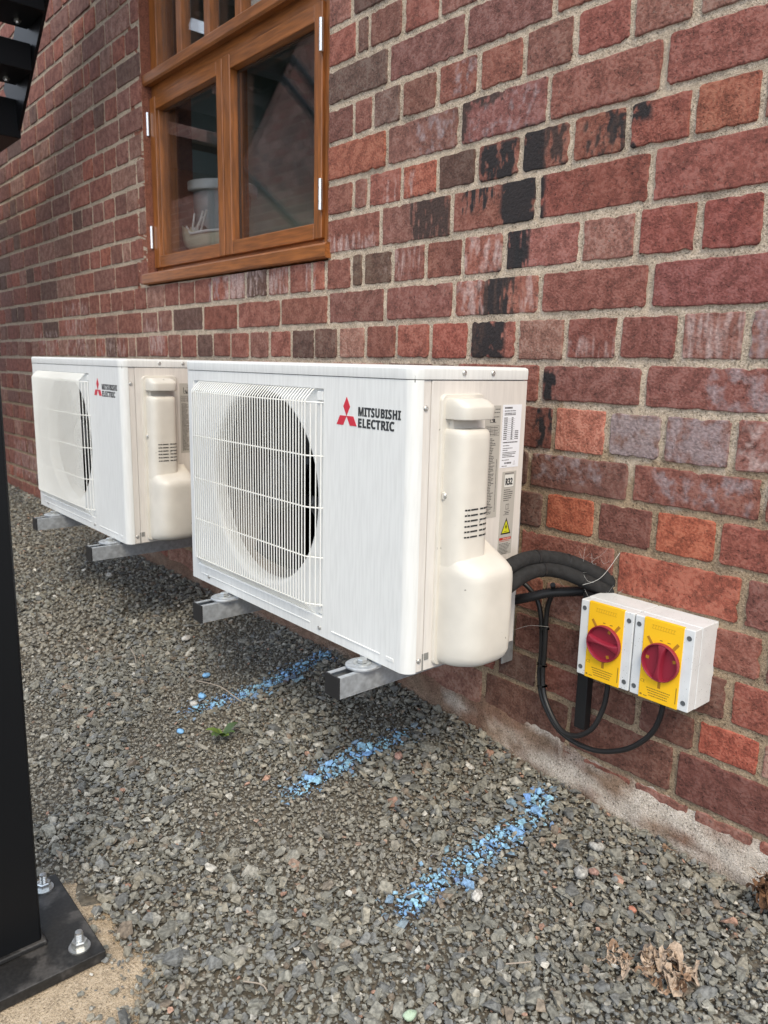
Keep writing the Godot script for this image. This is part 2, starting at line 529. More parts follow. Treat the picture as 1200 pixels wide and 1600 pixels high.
func stain_map() -> ImageTexture:
	# soot, tar and lime that lie on the bricks: an image over the wall from x -4.4 to 0.6 and y 0 to 2.03
	var im := Image.create_empty(SW, SH, false, Image.FORMAT_RGBA8)
	im.fill(Color(0.5, 0.45, 0.43, 0))
	var nf := FastNoiseLite.new()
	nf.seed = 8; nf.frequency = 0.06; nf.fractal_octaves = 4
	var ns := FastNoiseLite.new()
	ns.seed = 9; ns.frequency = 0.14; ns.fractal_octaves = 3
	var tar := Color(0.115, 0.115, 0.125)
	var soot := Color(0.235, 0.18, 0.165)
	var lime := Color(0.72, 0.64, 0.62)
	var lilac := Color(0.60, 0.555, 0.565)
	# x0, y0, x1, y1, colour, strength, streak (0 blotch .. 1 vertical strokes)
	var L := [
		[-0.255, 0.895, -0.165, 0.985, tar, 1.25, 0.2], [-0.262, 0.895, -0.225, 0.985, soot, 0.6, 0.2],
		[-0.218, 0.985, -0.150, 1.08, tar, 1.1, 0.9], [-0.235, 0.985, -0.13, 1.08, soot, 0.5, 1.0],
		[-0.168, 1.085, -0.128, 1.17, tar, 1.3, 0.6], [-0.135, 1.085, -0.112, 1.17, tar, 0.65, 1.0],
		[-0.182, 1.168, -0.102, 1.268, tar, 1.4, 0.15], [-0.30, 1.215, -0.20, 1.268, tar, 0.45, 0.9], [-0.088, 1.18, -0.080, 1.26, tar, 1.0, 0.6],
		[-0.465, 1.168, -0.345, 1.268, soot, 0.85, 0.7],
		[-0.245, 1.268, -0.155, 1.335, tar, 0.95, 0.5], [-0.138, 1.268, -0.085, 1.352, tar, 1.4, 0.3], [-0.078, 1.268, -0.03, 1.352, soot, 0.7, 0.5],
		[0.055, 1.295, 0.10, 1.345, tar, 0.75, 0.2], [0.015, 1.268, 0.098, 1.33, soot, 0.4, 0.4], [0.112, 1.32, 0.145, 1.35, tar, 1.0, 0.1], [0.108, 1.27, 0.125, 1.31, tar, 0.6, 0.2],
		[-0.32, 1.425, -0.20, 1.446, soot, 0.95, 0.2], [-0.318, 1.352, -0.30, 1.446, soot, 0.9, 0.3],
		[-0.052, 0.82, -0.02, 0.87, tar, 0.9, 0.4], [-0.06, 0.72, -0.02, 0.80, tar, 0.5, 0.5],
		[0.25, 0.90, 0.355, 0.98, lime, 0.80, 0.95], [0.36, 0.90, 0.42, 0.98, lilac, 0.8, 0.4], [0.0, 0.9, 0.11, 0.935, lime, 0.4, 0.9],
		[0.115, 0.715, 0.220, 0.80, lilac, 1.15, 0.1], [0.235, 0.715, 0.345, 0.80, lilac, 0.95, 0.1], [0.37, 0.715, 0.44, 0.8, lime, 0.5, 0.2],
		[0.30, 0.82, 0.43, 0.885, lilac, 0.6, 0.1], [0.22, 0.65, 0.40, 0.70, lilac, 0.55, 0.1], [-0.05, 0.66, 0.1, 0.705, lilac, 0.6, 0.1],
		[-0.55, 1.07, -0.43, 1.16, lime, 0.35, 0.9], [-0.29, 1.085, -0.18, 1.165, lime, 0.6, 0.6], [-0.31, 0.99, -0.225, 1.075, lime, 0.55, 0.5], [-0.12, 0.99, -0.08, 1.075, lime, 0.5, 0.8],
		[-0.79, 1.17, -0.6, 1.205, lime, 0.7, 0.9], [-1.37, 1.08, -1.22, 1.165, lime, 1.1, 0.6], [-1.47, 1.08, -1.40, 1.165, lilac, 0.8, 0.3], [-1.22, 1.08, -0.99, 1.16, lime, 0.55, 0.6], [-0.90, 1.08, -0.85, 1.16, lime, 0.45, 0.8],
		[-0.57, 1.27, -0.45, 1.32, lime, 0.3, 0.7], [-0.45, 1.36, -0.34, 1.43, lilac, 0.5, 0.2], [-0.28, 1.36, -0.1, 1.43, lilac, 0.35, 0.2],
		[-2.0, 0.98, -1.85, 1.03, lime, 0.5, 0.8], [-1.95, 0.9, -1.83, 0.98, lime, 0.9, 0.6], [-0.34, 1.47, -0.27, 1.52, lilac, 0.4, 0.1],
		[-2.9, 0.85, -2.6, 1.12, lime, 0.5, 0.5], [-3.3, 0.80, -3.0, 1.0, lime, 0.45, 0.5], [-2.5, 0.8, -2.2, 0.98, lime, 0.45, 0.6], [-3.9, 0.2, -3.3, 0.4, lime, 0.5, 0.7],
	]
	for b in L:
		var x0 := int((b[0] - SX0) * SPM)
		var x1 := int((b[2] - SX0) * SPM)
		var y0 := int((SY1 - b[3]) * SPM)
		var y1 := int((SY1 - b[1]) * SPM)
		var pad := 5
		for y in range(maxi(y0 - pad, 1), mini(y1 + pad, SH - 1)):
			for x in range(maxi(x0 - pad, 1), mini(x1 + pad, SW - 1)):
				var ex := minf(x - x0 + pad, x1 + pad - x) / (pad * 2.0)
				var ey := minf(y - y0 + pad, y1 + pad - y) / (pad * 2.0)
				var edge := clampf(minf(ex, ey), 0, 1)
				var st: float = b[6]
				var q := nf.get_noise_2d(x * (1.0 + st * 1.5), y * (1.0 - st * 0.82)) * 1.6 + ns.get_noise_2d(x, y * (1.0 - st * 0.6)) * 0.7
				var a: float = clampf((b[5] * (0.35 + edge * 0.65) + q * 0.75 - 0.34) * (3.0 if b[4].r < 0.3 else 1.25), 0, 1) * clampf(edge * 2.2, 0, 1)
				if a <= 0.0:
					continue
				var k0: Color = b[4]
				a = minf(a, 0.97) if k0.r < 0.3 else minf(a * 0.62, 0.6)
				var o := im.get_pixel(x, y)
				var na := a + o.a * (1.0 - a)
				var k: Color = b[4]
				var j := 1.0 + ns.get_noise_2d(x * 2.0, y * 2.0 + 400) * 0.35
				im.set_pixel(x, y, Color((k.r * j * a + o.r * o.a * (1 - a)) / na, (k.g * j * a + o.g * o.a * (1 - a)) / na, (k.b * j * a + o.b * o.a * (1 - a)) / na, na))
	return ImageTexture.create_from_image(im)

var bed := {}
func bed_y(r: int, x: float) -> float:
	var y: float
	if bed.has(r):
		y = bed[r]
	elif r > 9:
		y = bed[9] + (r - 9) * 0.0915
	else:
		y = bed[-9] + (r + 9) * 0.0915
	return y + 0.005 * x

const WIN := [-1.955, -0.80, 1.185, 2.36]   # opening x0, x1, y0, y1

func build_wall() -> void:
	for p in [[0, 0.893], [1, 0.985], [2, 1.076], [3, 1.168], [4, 1.266], [5, 1.352], [6, 1.448], [7, 1.538], [8, 1.631], [9, 1.722], [-1, 0.807], [-2, 0.710], [-3, 0.629], [-4, 0.541], [-5, 0.444], [-6, 0.354], [-7, 0.260], [-8, 0.184], [-9, 0.083]]:
		bed[p[0]] = p[1]
	var wall := thing("brick_wall", "old red brick wall in alternating courses behind the white outdoor units", "wall")
	# joints along each course where the photograph shows them
	var J := {
		0: [-2.093, -1.966, -1.799, -1.689, -1.57, -1.45, -1.331, -1.212, -1.095, -0.976, -0.861, -0.75, -0.631, -0.51, -0.389, -0.264, -0.127, -0.003, 0.118, 0.24, 0.358],
		1: [-2.025, -1.879, -1.753, -1.518, -1.284, -1.032, -0.796, -0.557, -0.316, -0.072, 0.175],
		2: [-2.085, -1.973, -1.814, -1.695, -1.577, -1.453, -1.337, -1.232, -1.103, -0.988, -0.873, -0.809, -0.695, -0.648, -0.53, -0.414, -0.293, -0.174, 0.018, 0.14, 0.257, 0.368],
		3: [-0.579, -0.333, -0.092, 0.159], 4: [-0.689, -0.631, -0.505, -0.382, -0.262, -0.142, -0.017, 0.103, 0.227, 0.343],
		5: [-0.561, -0.319, -0.078, 0.167], 6: [-0.693, -0.616, -0.512, -0.391, -0.268, -0.144, -0.026, 0.096, 0.217],
		7: [-0.56, -0.31, -0.076], 8: [-0.686, -0.636, -0.513, -0.392],
		-1: [-0.056, 0.178], -2: [-0.017, 0.109, 0.226, 0.355], -3: [-0.074, 0.168, 0.414], -4: [-0.029, 0.1, 0.224, 0.347], -5: [-0.09, 0.152, 0.401],
		-6: [0.11, 0.232, 0.354, 0.447], -7: [-0.09, 0.15, 0.396], -8: [-0.02, 0.102, 0.224, 0.345, 0.461], -9: [-0.17, 0.07, 0.312, 0.553],
	}
	# tones that single bricks have (row, x inside the brick, linear colour)
	var T := [
		[5, -0.7, 0.265, 0.085, 0.056], [4, -0.44, 0.29, 0.088, 0.062], [4, -0.57, 0.24, 0.085, 0.07], [4, -0.32, 0.085, 0.046, 0.04], [4, 0.04, 0.19, 0.066, 0.048], [4, 0.28, 0.255, 0.080, 0.054], [4, 0.16, 0.22, 0.064, 0.052],
		[7, -0.7, 0.12, 0.075, 0.07], [6, -0.56, 0.16, 0.10, 0.095], [6, -0.65, 0.2, 0.08, 0.07], [6, -0.45, 0.165, 0.072, 0.06], [6, -0.75, 0.15, 0.06, 0.055], [7, -0.44, 0.17, 0.073, 0.072], [7, -0.2, 0.175, 0.075, 0.075],
		[8, -0.72, 0.24, 0.08, 0.065], [8, -0.58, 0.17, 0.075, 0.065], [8, -0.45, 0.22, 0.075, 0.065], [6, -0.2, 0.21, 0.075, 0.063], [6, 0.03, 0.23, 0.072, 0.062],
		[5, -0.44, 0.20, 0.095, 0.088], [5, -0.2, 0.20, 0.080, 0.083], [5, 0.04, 0.21, 0.078, 0.068], [5, 0.28, 0.22, 0.072, 0.066], [3, 0.03, 0.23, 0.066, 0.056], [3, 0.28, 0.22, 0.068, 0.062],
		[2, -0.67, 0.11, 0.07, 0.058], [2, -0.59, 0.105, 0.062, 0.05], [2, -0.47, 0.185, 0.068, 0.06], [2, 0.08, 0.24, 0.115, 0.105], [2, 0.2, 0.22, 0.062, 0.054], [2, 0.31, 0.205, 0.054, 0.048], [2, -0.08, 0.24, 0.088, 0.085],
		[1, 0.05, 0.20, 0.068, 0.058], [1, 0.28, 0.20, 0.060, 0.062], [1, -0.68, 0.17, 0.07, 0.063], [1, -0.44, 0.18, 0.068, 0.064],
		[0, -0.8, 0.13, 0.07, 0.063], [0, -0.45, 0.25, 0.08, 0.064], [0, -0.32, 0.26, 0.072, 0.058], [0, 0.06, 0.22, 0.072, 0.064], [0, 0.18, 0.185, 0.062, 0.058], [0, 0.3, 0.21, 0.088, 0.078], [0, -0.2, 0.21, 0.07, 0.06],
		[-1, 0.06, 0.185, 0.072, 0.068], [-1, 0.3, 0.19, 0.068, 0.064], [-2, 0.05, 0.40, 0.150, 0.115], [-2, 0.17, 0.19, 0.12, 0.12], [-2, 0.29, 0.19, 0.10, 0.10], [-2, 0.4, 0.22, 0.095, 0.088],
		[-3, 0.05, 0.15, 0.068, 0.062], [-3, 0.3, 0.19, 0.068, 0.058], [-4, 0.04, 0.33, 0.085, 0.042], [-4, 0.16, 0.155, 0.058, 0.052], [-4, 0.29, 0.33, 0.085, 0.046], [-4, 0.4, 0.24, 0.068, 0.056], [-5, 0.28, 0.30, 0.080, 0.054], [-5, 0.5, 0.18, 0.066, 0.060],
		[-6, 0.4, 0.24, 0.085, 0.072], [-7, 0.5, 0.25, 0.072, 0.056], [-8, 0.4, 0.32, 0.075, 0.052], [-7, 0.3, 0.14, 0.062, 0.055], [-9, 0.4, 0.135, 0.046, 0.042], [-9, 0.2, 0.13, 0.055, 0.046], [-9, -0.05, 0.12, 0.055, 0.045], [-6, 0.5, 0.15, 0.062, 0.057], [-8, 0.28, 0.14, 0.06, 0.05], [-8, 0.16, 0.14, 0.062, 0.05],
	]
	var specs := []
	for r in range(-10, 22):
		var head := r % 2 == 0
		var pitch := 0.1213 if head else 0.2430
		var js: Array = J.get(r, [-0.075] if not head else [-0.015]).duplicate()
		if r > 8: js = [-0.076 - 0.01 * (r % 3)] if not head else [-0.02 + 0.01 * (r % 3)]
		var x: float = js[js.size() - 1]
		while x < 0.62:
			x += pitch + rng.randf_range(-0.004, 0.004); js.append(x)
		x = js[0]
		while x > -5.3:
			x -= pitch * (1.0 if rng.randf() > 0.06 else 0.62) + rng.randf_range(-0.006, 0.006); js.push_front(x)
		for k in js.size() - 1:
			var g := rng.randf_range(0.0052, 0.0085)
			var x0: float = js[k] + g
			var x1: float = js[k + 1] - rng.randf_range(0.0052, 0.0085)
			var xm := (x0 + x1) / 2
			var y0 := bed_y(r, xm) + rng.randf_range(0.0052, 0.0092)
			var y1 := bed_y(r + 1, xm) - rng.randf_range(0.0052, 0.0092)
			if y1 < -0.02 or y0 > 2.85:
				continue
			# bricks are cut round the window
			if y1 > WIN[2] + 0.02 and y0 < WIN[3] - 0.02:
				if x0 >= WIN[0] - 0.02 and x1 <= WIN[1] + 0.02: continue
				if x0 < WIN[0] and x1 > WIN[0]: x1 = WIN[0] - 0.001
				if x0 < WIN[1] and x1 > WIN[1]: x0 = WIN[1] + 0.001
				if x1 - x0 < 0.025: continue
			if y1 > WIN[2] - 0.03 and y0 < WIN[2] and x0 < WIN[1] and x1 > WIN[0]:
				y1 = WIN[2] - 0.03
			var tone := Color(0, 0, 0)
			for t in T:
				if t[0] == r and x0 < t[1] and x1 > t[1]:
					tone = Color(t[2], t[3], t[4])
			if tone.r == 0.0:
				var q := rng.randf()
				if q < 0.42: tone = Color(0.215, 0.078, 0.064)
				elif q < 0.64: tone = Color(0.190, 0.085, 0.076)
				elif q < 0.73: tone = Color(0.115, 0.062, 0.056)
				elif q < 0.81: tone = Color(0.265, 0.085, 0.062)
				else: tone = Color(0.245, 0.130, 0.114)
				tone = tone * rng.randf_range(0.86, 1.16)
			specs.append({"x0": x0, "x1": x1, "y0": y0, "y1": y1, "tone": tone, "d": Vector2(xm - 0.3, (y0 + y1) / 2 - 1.0).length() - (x1 - x0)})
	specs.sort_custom(func(a, b): return a.d < b.d)
	var rest := MB.new()
	rest.use_c = true; rest.use_u2 = true
	for i in specs.size():
		if i < 300:
			var b := MB.new()
			b.use_c = true; b.use_u2 = true
			add_brick(b, specs[i], true)
			part("brick", b.mesh(), M.brick, wall)
		else:
			add_brick(rest, specs[i], false)
	var o := part("bricks", rest.mesh(), M.brick, wall)
	o.set_meta("kind", "stuff")
	# mortar: an uneven sheet that the bricks stand out of
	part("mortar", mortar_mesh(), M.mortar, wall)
	# reveals of the window opening, and the inner leaf
	var rv := MB.new()
	rv.use_c = true; rv.col = Color(0.52, 0.24, 0.2)
	rv.box(Vector3(WIN[0] - 0.10, WIN[2] - 0.05, -0.20), Vector3(WIN[0], WIN[3] + 0.1, -0.003))
	rv.box(Vector3(WIN[1], WIN[2] - 0.05, -0.20), Vector3(WIN[1] + 0.10, WIN[3] + 0.1, -0.007))
	rv.box(Vector3(WIN[0], WIN[3], -0.20), Vector3(WIN[1], WIN[3] + 0.1, -0.003))
	rv.box(Vector3(WIN[0], WIN[2] - 0.12, -0.20), Vector3(WIN[1], WIN[2] - 0.03, -0.008))
	part("reveal", rv.mesh(), M.mortar, wall)
	build_plinth(wall)

func add_brick(b: MB, s: Dictionary, near: bool) -> void:
	var w: float = s.x1 - s.x0
	var h: float = s.y1 - s.y0
	var zf := rng.randf_range(0.0001, 0.0026)
	var pts := []
	var step := 0.012 if near else 0.06
	var nx := maxi(int(w / step), 1)
	var ny := maxi(int(h / step), 1)
	var r := minf(rng.randf_range(0.002, 0.008), h * 0.2)
	var corner := func(cx: float, cy: float, a0: float):
		for k in (3 if near else 2):
			var t := a0 + PI / 2 * k / (2.0 if near else 1.0)
			pts.append(Vector2(cx + cos(t) * r, cy + sin(t) * r))
	corner.call(s.x1 - r, s.y1 - r, 0.0)
	for k in range(1, nx): pts.append(Vector2(lerpf(s.x1 - r, s.x0 + r, float(k) / nx), s.y1))
	corner.call(s.x0 + r, s.y1 - r, PI / 2)
	for k in range(1, ny): pts.append(Vector2(s.x0, lerpf(s.y1 - r, s.y0 + r, float(k) / ny)))
	corner.call(s.x0 + r, s.y0 + r, PI)
	for k in range(1, nx): pts.append(Vector2(lerpf(s.x0 + r, s.x1 - r, float(k) / nx), s.y0))
	corner.call(s.x1 - r, s.y0 + r, 3 * PI / 2)
	for k in range(1, ny): pts.append(Vector2(s.x1, lerpf(s.y0 + r, s.y1 - r, float(k) / ny)))
	var m := Vector2((s.x0 + s.x1) / 2, (s.y0 + s.y1) / 2)
	var n: int = pts.size()
	var amp := 0.0010
	var wob := []
	for k in n: wob.append(rng.randf_range(-amp, amp) * 1.2 - (rng.randf_range(0.0, 0.005) if rng.randf() < 0.07 else 0.0))
	var off := Vector2(rng.randf(), rng.randf())
	var spin := rng.randf_range(-0.25, 0.25) + (PI if rng.randf() < 0.5 else 0.0)
	var grainy := rng.randf_range(1.7, 3.3)
	var tx := rng.randf_range(-0.006, 0.006)
	var ty := rng.randf_range(-0.012, 0.012)
	var rings := []
	var nrm := []
	for lv in 3:
		var ring := []
		var nn := []
		for k in n:
			var p: Vector2 = pts[k]
			var dir := Vector2(clampf((p.x - m.x) / (w / 2), -1, 1), clampf((p.y - m.y) / (h / 2), -1, 1))
			var q := Vector2(0 if absf(dir.x) < 0.97 else signf(dir.x), 0 if absf(dir.y) < 0.9 else signf(dir.y))
			if q == Vector2.ZERO: q = dir
			q = q.normalized()
			var ins: float = [-0.001, 0.0005, 0.0026][lv] - wob[k] * [1.0, 1.0, 0.4][lv]
			var e := p - q * ins
			var z: float = [-0.014, zf - 0.0014, zf][lv] + (e.x - m.x) * tx + (e.y - m.y) * ty + (rng.randf_range(-0.0004, 0.0004) if lv == 2 else 0.0)
			ring.append(Vector3(e.x, e.y, z))
			nn.append([Vector3(q.x, q.y, 0.3), Vector3(q.x, q.y, 1.0), Vector3(q.x * 0.04, q.y * 0.04, 1)][lv].normalized())
		rings.append(ring); nrm.append(nn)
	var first := b.v.size()
	var g3: float = (s.tone.r + s.tone.g + s.tone.b) / 3.0
	var k3 := s.tone.lerp(Color(g3, g3, g3), 0.10) as Color
	b.col = Color(k3.r * 1.36 + 0.014, k3.g * 1.36 + 0.014, k3.b * 1.20 + 0.011)
	for lv in 2:
		for k in n:
			var e := (k + 1) % n
			b.quads(rings[lv][k], rings[lv][e], rings[lv + 1][e], rings[lv + 1][k], nrm[lv][k], nrm[lv][e], nrm[lv + 1][e], nrm[lv + 1][k])
	var zc := zf
	for k in n:
		var e := (k + 1) % n
		b.tri(Vector3(m.x, m.y, zc), rings[2][k], rings[2][e], Vector3.BACK, nrm[2][k], nrm[2][e])
	# burnt or bleached towards one end, as bricks come from the kiln
	var other := b.col * rng.randf_range(0.62, 1.25)
	var lean := rng.randf_range(-0.6, 0.6)
	var amount := rng.randf_range(0.0, 0.9) * (1.0 if rng.randf() < 0.6 else 0.25)
	for i in range(first, b.v.size()):
		var p := b.v[i]
		var t9 := clampf(0.5 + ((p.x - m.x) / w + lean + (p.y - m.y) / h * 0.3) * 1.6, 0, 1) * amount
		var c9 := b.col.lerp(other, t9)
		b.c[i] = Color(c9.r, c9.g, c9.b, 1)
		b.u[i] = Vector2(p.x, p.y).rotated(spin) * grainy + off
		var t := Vector2((p.x - SX0) * SPM / SW, (SY1 - p.y) * SPM / SH)
		if t.x < 0.002 or t.y < 0.002: t = Vector2(0.0005, 0.0005)
		b.u2.append(t)

func mortar_mesh() -> ArrayMesh:
	var nz := FastNoiseLite.new()
	nz.seed = 4; nz.frequency = 55.0; nz.fractal_octaves = 3
	var nl := FastNoiseLite.new()
	nl.seed = 14; nl.frequency = 7.0; nl.fractal_octaves = 2
	var xs := PackedFloat32Array()
	var x := -5.4
	while x < -0.9:
		xs.append(x); x += 0.03
	while x < 0.72:
		xs.append(x); x += 0.005
	var ys := PackedFloat32Array()
	var y := -0.06
	while y < 1.8:
		ys.append(y); y += 0.006
	while y < 2.9:
		ys.append(y); y += 0.03
	# the sheet keeps clear of the opening: snap lines to its edges
	for e in [WIN[0], WIN[1]]:
		var best := 0
		for i in xs.size():
			if absf(xs[i] - e) < absf(xs[best] - e): best = i
		xs[best] = e
	for e in [WIN[2] - 0.03, WIN[3]]:
		var best := 0
		for i in ys.size():
			if absf(ys[i] - e) < absf(ys[best] - e): best = i
		ys[best] = e
	var V := PackedVector3Array()
	var C := PackedColorArray()
	for j in ys.size():
		for i in xs.size():
			var a := nz.get_noise_2d(xs[i], ys[j])
			var l := nl.get_noise_2d(xs[i], ys[j])
			V.append(Vector3(xs[i], ys[j], -0.0028 + a * 0.0019 + l * 0.0014))
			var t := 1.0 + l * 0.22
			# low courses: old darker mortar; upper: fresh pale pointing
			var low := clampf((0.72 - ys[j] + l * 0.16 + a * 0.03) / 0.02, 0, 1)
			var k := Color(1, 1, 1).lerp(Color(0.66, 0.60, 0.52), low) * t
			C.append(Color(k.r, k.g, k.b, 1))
	var w := xs.size()
	var N := PackedVector3Array()
	N.resize(V.size())
	for j in ys.size():
		for i in w:
			var du := V[j * w + mini(i + 1, w - 1)] - V[j * w + maxi(i - 1, 0)]
			var dv := V[mini(j + 1, ys.size() - 1) * w + i] - V[maxi(j - 1, 0) * w + i]
			N[j * w + i] = du.cross(dv).normalized()
	var I := PackedInt32Array()
	for j in ys.size() - 1:
		for i in w - 1:
			var xm := (xs[i] + xs[i + 1]) / 2
			var ym := (ys[j] + ys[j + 1]) / 2
			if xm > WIN[0] and xm < WIN[1] and ym > WIN[2] - 0.03 and ym < WIN[3]:
				continue
			var a := j * w + i
			I.append_array(PackedInt32Array([a, a + w, a + 1, a + 1, a + w, a + w + 1]))
	var arr := []
	arr.resize(Mesh.ARRAY_MAX)
	arr[Mesh.ARRAY_VERTEX] = V; arr[Mesh.ARRAY_NORMAL] = N; arr[Mesh.ARRAY_COLOR] = C; arr[Mesh.ARRAY_INDEX] = I
	var m := ArrayMesh.new()
	m.add_surface_from_arrays(Mesh.PRIMITIVE_TRIANGLES, arr)
	return m

func build_plinth(wall: Node3D) -> void:
	# rough cement haunch along the foot of the wall, with flaking whitewash on its nearer end
	var nz := FastNoiseLite.new()
	nz.seed = 24; nz.frequency = 9.0; nz.fractal_octaves = 4
	var nc := FastNoiseLite.new()
	nc.seed = 25; nc.frequency = 5.0; nc.fractal_octaves = 5
	var b := MB.new()
	b.use_c = true
	var rows := []
	var cols := []
	var K := 16
	for k in K + 1:
		var row := []
		var crow := []
		var x := -4.2
		while x < 0.75:
			var top := 0.095 + nz.get_noise_2d(x * 0.6, 3.0) * 0.016 + nz.get_noise_2d(x * 4.0, 9.0) * 0.006 - clampf((x - 0.2) * 0.06, 0, 0.03) + (0.03 if x < 0.05 else 0.0)
			var t := float(k) / K
			var y := lerpf(top, -0.10, t)
			var z := -0.006 + 0.020 * (1.0 - pow(1.0 - minf(t * 1.7, 1.0), 2.0)) + nz.get_noise_2d(x * 1.7, y * 2.0) * 0.006 * minf(t * 4.0, 1.0) + maxf(0.0, t - 0.5) * 0.02
			row.append(Vector3(x, y, z))
			var wh := clampf(0.55 + nc.get_noise_2d(x * 0.9, y * 2.4) * 2.2 + clampf((x - 0.15) * 1.6, -1.1, 0.5), 0, 1)
			var br := clampf(0.5 + nc.get_noise_2d(x * 1.5 + 40, y * 1.5) * 2.0, 0, 1)
			var base := Color(0.26, 0.155, 0.115).lerp(Color(0.33, 0.235, 0.18), br)
			crow.append(base.lerp(Color(0.70, 0.64, 0.60), wh))
			x += 0.0125 if x > -0.9 else 0.05
		rows.append(row); cols.append(crow)
	var S: int = rows[0].size()
	var nr := []
	for i in K + 1:
		var line := []
		for j in S:
			var du: Vector3 = rows[i][mini(j + 1, S - 1)] - rows[i][maxi(j - 1, 0)]
			var dv: Vector3 = rows[mini(i + 1, K)][j] - rows[maxi(i - 1, 0)][j]
			line.append(dv.cross(du).normalized())
		nr.append(line)
	for i in K:
		for j in S - 1:
			var f := b.v.size()
			b.quads(rows[i][j], rows[i + 1][j], rows[i + 1][j + 1], rows[i][j + 1], nr[i][j], nr[i + 1][j], nr[i + 1][j + 1], nr[i][j + 1])
			for q in range(f, b.v.size()):
				var p := b.v[q]
				for c in [[i, j], [i + 1, j], [i + 1, j + 1], [i, j + 1]]:
					if rows[c[0]][c[1]].is_equal_approx(p): b.c[q] = cols[c[0]][c[1]]
	var o := part("cement_plinth", b.mesh(), M.cement, wall)
	o.set_meta("label", "flaking whitewashed cement along the foot of the wall")

# ---------------------------------------------------------------- ground
var hn := FastNoiseLite.new()
func ground_y(x: float, z: float) -> float:
	var hw := [[-4.0, 0.118], [-3.5, 0.11], [-1.94, 0.058], [-0.48, 0.052], [-0.2, 0.036], [0.03, 0.006], [0.45, -0.012], [0.9, -0.015]]
	var a: float = hw[0][1]
	for k in hw.size() - 1:
		if x >= hw[k][0]:
			a = lerpf(hw[k][1], hw[k + 1][1], clampf((x - hw[k][0]) / (hw[k + 1][0] - hw[k][0]), 0, 1))
	return a * exp(-z / 0.38) + hn.get_noise_2d(x * 100, z * 100) * 0.008

func stone_mesh(seed_: int, painted := false) -> ArrayMesh:
	# a chip of slate: the hull of a few random points
	var r := RandomNumberGenerator.new()
	r.seed = seed_
	var pts := []
	var flat := r.randf_range(0.32, 0.62)
	var deep := r.randf_range(0.6, 0.95)
	for k in 11:
		var d := Vector3(r.randfn(), r.randfn(), r.randfn()).normalized()
		d = Vector3(signf(d.x) * pow(absf(d.x), 0.7), signf(d.y) * pow(absf(d.y), 0.6), signf(d.z) * pow(absf(d.z), 0.7))
		pts.append(d * Vector3(1.0, flat, deep) * r.randf_range(0.8, 1.0))
	var b := MB.new()
	for i in pts.size():
		for j in range(i + 1, pts.size()):
			for k in range(j + 1, pts.size()):
				var nn: Vector3 = (pts[j] - pts[i]).cross(pts[k] - pts[i])
				var pos := 0
				var neg := 0
				for q in pts.size():
					if q == i or q == j or q == k: continue
					if nn.dot(pts[q] - pts[i]) > 0: pos += 1
					else: neg += 1
				if pos > 0 and neg > 0: continue
				nn = nn.normalized() * (1.0 if pos == 0 else -1.0)
				if painted:
					# the spray came from above: the flanks kept the stone's own grey
					b.use_c = true
					b.col = Color.WHITE if nn.y > 0.15 else Color(0.55, 0.30, 0.20)
				b.flat(pts[i], pts[j], pts[k], nn)
	return b.mesh()

func near_line(p: Vector2, pts: Array) -> float:
	var d := 9.0
	for k in pts.size() - 1:
		var q := Geometry2D.get_closest_point_to_segment(p, pts[k], pts[k + 1])
		d = minf(d, p.distance_to(q))
	return d

func on_slab(x: float, z: float) -> float:
	# how far (m) inside the bare sandy patch round the post
	var c := Vector2(-0.13, 1.13)
	var d := Vector2((x - c.x) * 0.92, (z - c.y))
	var e := 0.212 + hn.get_noise_2d(x * 500.0, z * 500.0) * 0.03
	return e - maxf(absf(d.x) * 0.95, maxf(absf(d.y), d.length() * 0.86))

